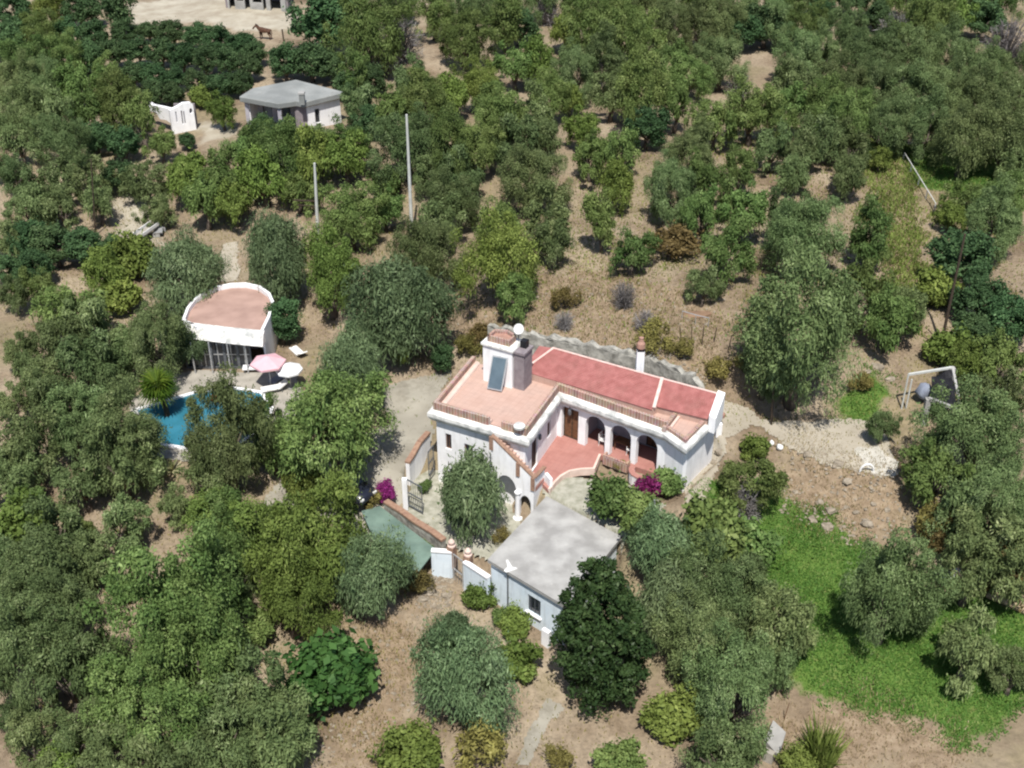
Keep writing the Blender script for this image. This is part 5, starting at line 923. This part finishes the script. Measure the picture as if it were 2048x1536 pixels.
TREES = """
D 30 20 84;Y 95 12 80;D 160 22 84;C 240 8 62;D 20 82 84;G 75 66 74;D 132 72 74;D 190 72 72;D 250 66 58;D 300 62 54;D 345 66 58;D 395 72 62;D 440 82 62;D 484 88 60;D 508 106 54;
G 50 122 84;G 115 116 84;D 170 112 78;D 225 106 68;D 275 102 66;D 320 106 62;D 365 112 66;D 410 118 66;D 455 122 66;D 500 136 62;
O 30 168 84;O 92 166 88;G 150 172 84;G 210 156 78;D 265 150 72;D 310 152 66;D 350 158 62;D 395 166 62;D 440 170 60;D 482 168 58;
O 40 226 92;O 105 226 88;G 165 222 84;G 240 202 98;D 300 186 60;D 345 190 52;V 402 200 42;Y 445 222 60;
O 36 280 88;O 130 282 98;D 190 274 84;D 245 288 80;G 322 290 52;G 285 240 84;D 376 280 40;
O 30 352 66;O 128 348 92;O 186 356 82;D 238 350 78;O 292 362 74;Y 372 356 96;G 444 352 92;G 410 400 90;Y 470 400 80;
O 62 418 92;O 124 412 84;O 196 402 74;O 318 420 66;D 60 482 94;D 112 492 92;D 170 490 92;D 222 505 84;D 76 534 84;
Y 210 540 92;V 270 524 88;V 238 594 84;P 368 545 152;P 548 505 150;O 24 592 64;G 76 574 72;G 132 622 112;O 190 652 112;O 108 682 102;O 310 682 132;P 368 690 80;O 252 704 92;O 34 702 64;O 170 724 112;O 62 744 64;O 92 764 82;O 204 744 92;O 236 768 48;
O 30 802 66;O 92 794 92;O 152 812 92;O 196 828 92;O 246 868 152;O 60 884 120;O 240 916 132;O 168 966 104;O 452 874 176;G 540 838 76;O 424 938 112;V 40 1052 112;O 120 1064 122;O 246 1056 92;O 90 1134 152;O 178 1124 104;Y 444 1054 164;
G 664 858 232;G 545 890 90;Y 608 962 92;Y 628 1092 204;G 480 1078 150;P 736 1138 172;Y 580 1184 184;O 470 1160 110;
O 68 1204 172;O 60 1294 172;O 134 1356 152;G 332 1234 240;G 396 1292 220;G 296 1400 210;O 200 1330 100;O 28 1424 66;O 262 1500 134;O 362 1504 152;O 446 1484 142;O 474 1372 152;O 524 1440 134;F 655 1352 158;O 566 1462 136;O 540 1524 154;O 150 1480 90;V 120 1524 80;
O 16 960 104;S 162 1064 58;S 342 1182 66;S 524 1262 64;G 64 1008 70;S 400 1150 60;O 62 1486 112;O 204 1446 112;O 10 1130 92;G 436 1206 130;O 12 480 72;O 8 330 62;O 350 1010 70;O 140 870 80;D 20 540 70;O 420 1440 110;S 250 1180 60;P 926 1342 204;P 900 1264 84;V 824 1508 116;V 1040 1330 88;V 1026 1252 66;V 962 1196 62;S 1004 1236 40;X 960 1496 110;X 1120 1530 70;S 1236 1526 90;
L 1212 1272 176;P 1335 1196 150;O 1440 1186 164;O 1404 1286 172;O 1548 1248 140;O 1474 1372 182;V 1356 1434 112;O 1442 1506 144;P 1330 1092 130;S 1424 1080 132;S 1490 1100 110;S 1226 1008 96;S 1278 1030 84;S 1196 1042 80;S 1336 968 62;O 1530 1330 110;O 1500 1180 110;
G 1500 970 104;B 1492 1002 92;V 1512 902 58;O 1602 660 240;O 1530 740 100;O 1767 852 56;
O 1612 466 150;O 1576 440 110;T 1742 474 92;G 1726 590 132;G 1780 640 110;O 1800 612 92;V 1870 586 80;D 1930 520 150;D 1960 600 110;O 1990 442 124;Y 1906 432 62;D 2014 640 114;G 2000 722 104;Y 1926 722 84;D 1950 670 100;
O 1956 870 170;O 1996 800 104;G 1868 952 112;O 1984 1004 152;O 1926 1022 122;O 1994 1092 144;O 1778 1176 186;O 1930 1300 136;O 2026 1342 96;N 2018 1150 120;O 1944 1132 132;N 1880 1088 72;X 1868 1050 90;R 1640 1506 104;V 1590 1530 70;V 1900 700 80;
D 655 38 158;G 740 62 142;B 802 78 96;O 792 -6 90;G 930 76 112;T 1010 40 72;G 868 24 90;D 570 126 84;D 622 122 84;D 664 132 74;G 700 142 82;D 742 158 74;D 690 172 64;B 770 116 84;O 828 160 84;O 730 214 84;G 780 226 84;G 850 200 112;Y 900 192 94;Y 958 172 104;G 992 232 122;O 648 290 78;G 704 284 84;D 524 252 54;D 566 264 50;D 604 276 44;
Y 622 312 104;Y 690 312 94;D 742 242 74;O 822 290 132;S 772 372 62;G 900 290 112;G 960 292 112;O 920 340 102;O 872 350 84;G 560 302 112;D 520 292 92;Y 530 352 90;G 486 318 80;G 596 380 80;
G 700 432 124;G 770 420 74;O 880 450 112;P 792 606 206;Y 660 545 142;O 852 505 132;O 902 400 112;Y 1000 520 158;G 990 460 110;P 712 732 154;C 562 640 62;C 880 716 42;X 940 694 56;N 960 672 44;Y 800 690 60;
D 1040 52 84;B 1095 22 62;Y 1132 60 72;G 1182 62 112;G 1252 62 122;G 1302 74 84;O 1350 42 92;O 1402 52 84;O 1442 42 92;D 1480 62 92;D 1532 52 92;G 1030 132 84;Y 1082 122 84;G 1102 192 102;O 1150 142 102;O 1212 122 102;G 1292 176 134;O 1222 192 92;G 1332 132 84;G 1372 152 92;O 1442 122 102;B 1478 168 60;G 1352 204 92;G 1504 226 124;G 1430 240 100;O 1062 232 102;O 1030 282 102;O 1092 270 84;Y 1162 260 72;Y 1140 200 60;
O 1062 352 136;G 1180 312 92;G 1242 302 102;Y 1232 370 90;D 1292 256 92;O 1372 314 112;O 1350 382 122;G 1420 372 112;G 1482 332 84;T 1206 440 72;G 1262 502 92;N 1344 494 84;G 1402 430 102;O 1082 442 122;O 1406 572 80;G 1462 500 112;G 1482 422 112;X 1130 600 60;X 1310 680 70;X 1360 700 50;B 1250 590 60;B 1290 640 54;B 1130 640 50;O 1100 480 90;G 1030 590 90;X 1430 730 60;X 1500 720 50;X 1720 770 50;
O 1560 42 92;G 1612 52 84;D 1642 32 72;O 1702 62 92;D 1752 32 64;B 1792 62 92;G 1850 42 102;Y 1922 32 72;D 1972 42 84;B 2016 84 104;O 1602 112 92;O 1652 112 92;O 1722 112 102;O 1782 106 92;O 1842 112 92;O 1902 102 92;O 1952 142 102;O 2012 152 92;O 1592 162 92;O 1682 172 102;O 1752 172 102;O 1822 182 112;O 1892 192 112;O 1972 202 122;O 2034 212 92;G 1562 222 92;G 1642 212 112;G 1702 242 112;O 1772 252 112;O 1852 252 122;O 1932 272 132;O 2022 282 122;O 1642 272 102;O 1702 292 92;O 1602 312 84;O 1692 348 80;O 1590 344 76;T 1892 258 52;Y 1760 318 44;G 2002 402 116;O 1085 -14 92;G 1165 -12 96;O 1240 -10 92;O 1320 -16 96;G 1400 -14 96;O 1475 -12 90;G 1550 -14 92;O 1630 -16 92;D 1700 -10 84;G 1775 -18 96;O 1850 -16 96;O 1925 -16 92;G 2000 -14 96;O 1010 -8 84;O 2040 330 80;O 950 20 84;G 1930 400 80;O 1540 290 84
"""
# landmarks a tree can be found by
MARKS = [('the farmhouse', 585, 200), ('the white ruin wall', 352, 232), ('the brown horse', 530, 72), ('the stable', 515, 10), ('the tallest pale pole', 818, 345), ('the shorter pale pole', 632, 405), ('the dark leaning pole', 1905, 580),
 ('the pool house', 455, 620), ('the swimming pool', 360, 840), ('the pink parasol', 538, 722), ('the red tiled roof', 1240, 740), ('the roof terrace', 990, 790), ('the hut roof', 1105, 1090), ('the green canopy', 800, 1080),
 ('the bright green field', 1680, 1200), ('the right-hand drive', 1660, 880), ('the concrete frame', 1862, 780), ('the white chimney', 1260, 700), ('the pipe fence', 1826, 355), ('the cream cart', 296, 465), ('the purple-grey bare tree', 2016, 84),
 ('the courtyard gate', 830, 980), ('the concrete slab', 1550, 1480), ('the rubble bank', 1680, 1010), ('the palm', 315, 775), ('the dark car', 692, 985), ('the hut window', 1050, 1205), ('the white rail frame', 1392, 632), ('the fallen log', 2010, 1212), ('the grey bare treetop', 1792, 62),
 ('the sandy grove path', 1160, 470), ('the lower brown clearing', 760, 1370), ('the pale top yard', 340, 25), ('the bright yellow-green treetop', 1132, 60), ('the drive-side big olive', 1602, 660), ('the tall glossy dark tree', 1210, 1265), ('the bottom left corner', 40, 1500), ('the left picture edge', 10, 770), ('the top left corner', 10, 10), ('the dusty upper-right clearing', 1600, 375)]
ORD = ['nearest', 'second nearest', 'third nearest', 'fourth nearest', 'fifth nearest', 'sixth nearest', 'seventh nearest', 'eighth nearest', 'ninth nearest', 'tenth nearest', 'eleventh nearest', 'twelfth nearest']
OWN = {(948, 990): 'drooping grey-green tree filling the villa\'s courtyard before the outer stair', (1602, 660): 'very large grey-green olive tree overhanging the pale drive beside the villa', (1212, 1272): 'tall glossy dark tree standing against the right side of the hut', (655, 1352): 'broad-leaved green tree beside the brown clearing at the bottom',
 (2016, 84): 'purple-grey leafless tree at the upper right corner', (1792, 62): 'leafless grey tree near the top edge at the upper right', (1132, 60): 'tall bright yellow-green tree standing out at the top edge', (1778, 1176): 'round grey-green olive tree alone in the middle of the bright green field', (655, 38): 'large dark spreading tree shading the bare paddock near the horse',
 (1767, 852): 'young olive tree standing on the pale drive by itself', (926, 1342): 'large drooping grey-green tree right of the brown clearing', (792, 606): 'very large drooping grey-green tree behind the roof terrace', (664, 858): 'very large mid-green tree left of the grey-beige drive'}
TL_ = []
for e in TREES.replace('\n', '').split(';'):
    if e.strip(): k, x, y, w_ = e.split(); TL_.append((k, int(x), int(y), int(w_)))
TL_ += [('P', 948, 990, 138), ('M', 1298, 978, 50), ('M', 1362, 940, 26), ('M', 772, 988, 44), ('X', 745, 1000, 44), ('N', 830, 1165, 56), ('S', 866, 1084, 30), ('X', 790, 1040, 30), ('X', 850, 1064, 28), ('S', 850, 975, 26), ('X', 1240, 945, 22), ('X', 1000, 1075, 40)]
GROW = {'L': 1.08, 'D': .98, 'M': 1.1, 'S': 1.1, 'V': 1.1, 'X': 1.1, 'N': 1.1, 'F': 1.1, 'R': 1.0, 'B': 1.1}
count = {}
for i, (k, x, y, w_) in enumerate(TL_):
    hc, tr, nm, cat, words = SPEC[k]; rr = random.Random(x * 7919 + y); z = 0.0; s = 1.0; zs = {(1602, 660): 1.12, (948, 990): 1.1, (1778, 1176): 1.2}.get((x, y), rr.uniform(.85, 1.0) if k == 'D' else rr.uniform(.95, 1.2))
    for _ in range(14):
        p = at(x, y, z); s = w_ * depth_of(p) / FOC / 2 * GROW.get(k, (1.0 if x > 1000 and y > 180 else 1.02) if y < 640 and x > 560 else 1.10 if y < 640 else 1.12); g_ = gz(p.x, p.y); z = .5 * z + .5 * (g_ + hc * s * zs)
    p = at(x, y, z); g_ = gz(p.x, p.y); s = max(s, .12)
    kk = k + '+' if k + '+' in PROTO and s > 2.35 else k; v = i % len(PROTO[kk])
    t = link(bpy.data.objects.new(nm, None)); t.empty_display_size = .3; t.location = (p.x, p.y, g_); t.rotation_euler = (R(rr.uniform(-6, 6)), R(rr.uniform(-6, 6)), rr.uniform(0, 6.28)); t.scale = (s * rr.uniform(.90, 1.10), s * rr.uniform(.90, 1.10), s * zs)
    c = link(bpy.data.objects.new(PARTN.get(k, 'crown'), PROTO[kk][v])); c.parent = t; c.location = (0, 0, hc if k != 'R' else 0)
    if tr: q = link(bpy.data.objects.new('trunk', rr.choice(tr))); q.parent = t
    # label: kind, then the landmark it is nearest to among its own kind on that side
    if (x, y) in OWN: lab = OWN[(x, y)]
    else:
        best = None
        for mn, mx_, my_ in MARKS:
            dx, dy = x - mx_, y - my_; dd = math.hypot(dx, dy)
            if dd < 1: continue
            side = ('right of' if dx > 0 else 'left of') if abs(dx) > abs(dy) else ('below' if dy > 0 else 'above')
            rank = 0
            for (k2, x2, y2, _w) in TL_:
                if SPEC[k2][4] != words or (x2, y2) == (x, y): continue
                ex, ey = x2 - mx_, y2 - my_; sd2 = ('right of' if ex > 0 else 'left of') if abs(ex) > abs(ey) else ('below' if ey > 0 else 'above')
                if sd2 == side and math.hypot(ex, ey) < dd: rank += 1
            sc = rank * 90 + dd
            if rank < len(ORD) and (best is None or sc < best[0]): best = (sc, rank, mn, side)
        _, rank, mn, side = best
        lab = f"{words}, {ORD[rank]} of its kind {side} {mn}"
    grp = {'olive_tree': 'olive trees around the villa', 'citrus_tree': 'dark grove trees', 'leafy_tree': 'mid-green trees', 'almond_tree': 'yellow-green trees', 'pepper_tree': 'drooping trees', 'narrow_tree': 'narrow trees', 'conical_tree': 'dark upright trees', 'bush': 'green bushes', 'dry_bush': 'dry bushes', 'rusty_bush': 'rusty bushes', 'bougainvillea': 'bougainvilleas', 'bare_tree': 'leafless trees', 'reed_clump': 'reed clumps'}.get(nm)
    tag(t, lab, cat, grp)
# fan palm beside the pool
pp_ = at(314, 772, 1.6); t = thing('palm_tree', 'yellow-green fan palm leaning over the swimming pool edge', 'palm', (pp_.x + .3, pp_.y + .5, -.85)); bm = BM()
tube(bm, [(pp_.x + .35, pp_.y - .0, -.95), (pp_.x + .3, pp_.y, .3), (pp_.x, pp_.y, 1.5)], [.2, .16, .15], 10); finish(bm, 'trunk', M['darkwood'], t)
g = np.random.default_rng(5)
for k in range(22):
    a = 2 * math.pi * k / 22 * 3.1; el = R(72 - k * 5.2); d = np.array([math.cos(a) * math.cos(el), math.sin(a) * math.cos(el), math.sin(el)]); base = np.array(pp_) ; Lp = .35; hub = base + d * Lp; sd = unit(np.cross(d, np.array([0, 0, 1.0]))); upv = np.cross(sd, d); Q = []
    for j in range(15):
        th = R(-100 + j * 200 / 14); dirn = d * math.cos(th) + sd * math.sin(th); tipp = hub + dirn * 1.25 - np.array([0, 0, .18 + .1 * abs(math.sin(th))]); wv = unit(np.cross(dirn, upv)) * .06; mid = hub + dirn * .62 + upv * .03
        Q.append([hub, mid + wv, tipp, mid - wv])
    Q.append([base + sd * .02, hub + sd * .02, hub - sd * .02, base - sd * .02]); quads('frond', np.array(Q), LM['K'], g.uniform(0, 1, len(Q)) * .6 + (.3 if k < 8 else 0), t)
# striped agave
q = on_ground(345, 945); t = thing('agave', 'pale striped agave between olives below the swimming pool', 'agave', q); Q = []; tt = []
for k in range(22):
    a = k * 2.4; el = R(20 + (k % 5) * 14); d = np.array([math.cos(a) * math.cos(el), math.sin(a) * math.cos(el), math.sin(el)]); sd = unit(np.cross(d, np.array([0, 0, 1.0]))) * .07; b0 = np.array(q) + np.array([0, 0, .1]); m_ = b0 + d * .5; e_ = b0 + d * .95 - np.array([0, 0, .08])
    Q += [[b0 - sd, b0 + sd, m_ + sd, m_ - sd], [m_ - sd, m_ + sd, e_ + sd * .1, e_ - sd * .1]]; v_ = (k * .37) % 1; tt += [v_, v_]
quads('leaf_rosette', np.array(Q), LM['A'], np.array(tt), t)
# ground cover
def scatter(name, polys, n, hgt, wd, lm, seed, edge=.3, lean=.5):
    g = np.random.default_rng(seed); P = []
    areas = [max(1e-3, (np.ptp([p[0] for p in po]) * np.ptp([p[1] for p in po]))) for po in polys]
    for po, ar in zip(polys, areas):
        a = np.array([(p[0], p[1]) for p in po]); k = int(n * ar / sum(areas)); x = g.uniform(a[:, 0].min() - 1, a[:, 0].max() + 1, k * 2); y = g.uniform(a[:, 1].min() - 1, a[:, 1].max() + 1, k * 2); s_ = sdist(x, y, po) + edge * 2.2 * lumps(x * 1.6, y * 1.6); P.append(np.stack([x, y], -1)[s_ < g.uniform(-edge, edge, len(x))])
    P = np.concatenate(P); n = len(P); z = ground(P[:, 0], P[:, 1]); b0 = np.stack([P[:, 0], P[:, 1], z - .02], -1); az = g.uniform(0, 6.28, n); h = hgt * g.uniform(.4, 1.2, n) * (1 + .35 * lumps(P[:, 0] * 2, P[:, 1] * 2)); sd = np.stack([-np.sin(az), np.cos(az), 0 * az], -1) * (wd * g.uniform(.6, 1.4, n))[:, None]; dr = np.stack([np.cos(az), np.sin(az), 0 * az], -1)
    top = b0 + dr * (h * lean * g.uniform(.3, 1.5, n))[:, None] + np.array([0, 0, 1.0]) * h[:, None]
    t_ = np.clip(.5 + .3 * lumps(P[:, 0] * 1.3, P[:, 1] * 1.3) + g.normal(size=n) * .22, 0, 1); o = quads(name, np.stack([b0 - sd, b0 + sd, top + sd * .35, top - sd * .35], 1), LM[lm], t_); o['kind'] = 'stuff'; return o
scatter('grass', GREEN, 90000, .13, .04, 'W', 3, .9, .8)
scatter('weeds', [STRAW[0]], 26000, .26, .05, 'Y', 9, 1.0)
scatter('dry_grass', [STRAW[1]], 7000, .20, .022, 'S', 14, 1.4)
scatter('dry_grass', [STRAW[0]] + STRAW[2:], 30000, .20, .022, 'S', 4, 1.2)
SCRUB = [pg([(850,520),(1500,480),(1500,760),(850,700)], 3), pg([(650,1180),(1000,1200),(1250,1400),(1300,1540),(600,1540)], -3.2), pg([(1450,600),(2048,600),(2048,1020),(1450,1020)], 0), pg([(1500,250),(2048,250),(2048,600),(1500,600)], 3), pg([(1000,380),(1500,300),(1500,520),(1000,560)], 3)]
SCRUB.append(pg([(0,350),(900,350),(900,700),(0,700)], 0)); SCRUB.append(pg([(0,900),(800,900),(800,1540),(0,1540)], -2)); o = scatter('weeds', SCRUB, 60000, .16, .03, 'X', 6, 1.5); scatter('weeds', [SCRUB[0], SCRUB[3], SCRUB[4]], 16000, .18, .045, 'Y', 16, 2.0)
# loose stones
g = np.random.default_rng(8); pts = []
for po, n_ in ((pg([(1580,900),(1800,960),(1830,1060),(1700,1070),(1560,1010)], -1), 420), (pg([(830,1150),(910,1150),(900,1210),(830,1220)], -3), 160), (pg([(1300,700),(1440,760),(1430,790),(1290,740)], 2), 260), (pg([(1380,890),(1440,880),(1420,990),(1370,1000)], .1), 120), (pg([(900,560),(1460,560),(1440,720),(900,650)], 3), 260), (pg([(650,1240),(860,1220),(820,1520),(640,1520)], -3.2), 200)):
    a = np.array(po); x = g.uniform(a[:, 0].min(), a[:, 0].max(), n_ * 2); y = g.uniform(a[:, 1].min(), a[:, 1].max(), n_ * 2); pts.append(np.stack([x, y], -1)[sdist(x, y, po) < 0][:n_])
pts = np.concatenate(pts); zz = ground(pts[:, 0], pts[:, 1]); oc = np.array([[1, 0, 0], [0, 1, 0], [-1, 0, 0], [0, -1, 0], [0, 0, .8], [0, 0, -.5]]); fa = [(0, 1, 4), (1, 2, 4), (2, 3, 4), (3, 0, 4), (1, 0, 5), (2, 1, 5), (3, 2, 5), (0, 3, 5)]; T = []
for (x, y), z in zip(pts, zz):
    s_ = g.uniform(.04, .15); vv = oc * s_ * g.uniform(.6, 1.4, (6, 1)); a = g.uniform(0, 6.28); rm = np.array([[math.cos(a), -math.sin(a), 0], [math.sin(a), math.cos(a), 0], [0, 0, 1]]); vv = vv @ rm.T + np.array([x, y, z + .02]); T += [[vv[i] for i in f] for f in fa]
o = quads('rubble', np.array(T), M['rock']); o['kind'] = 'stuff'
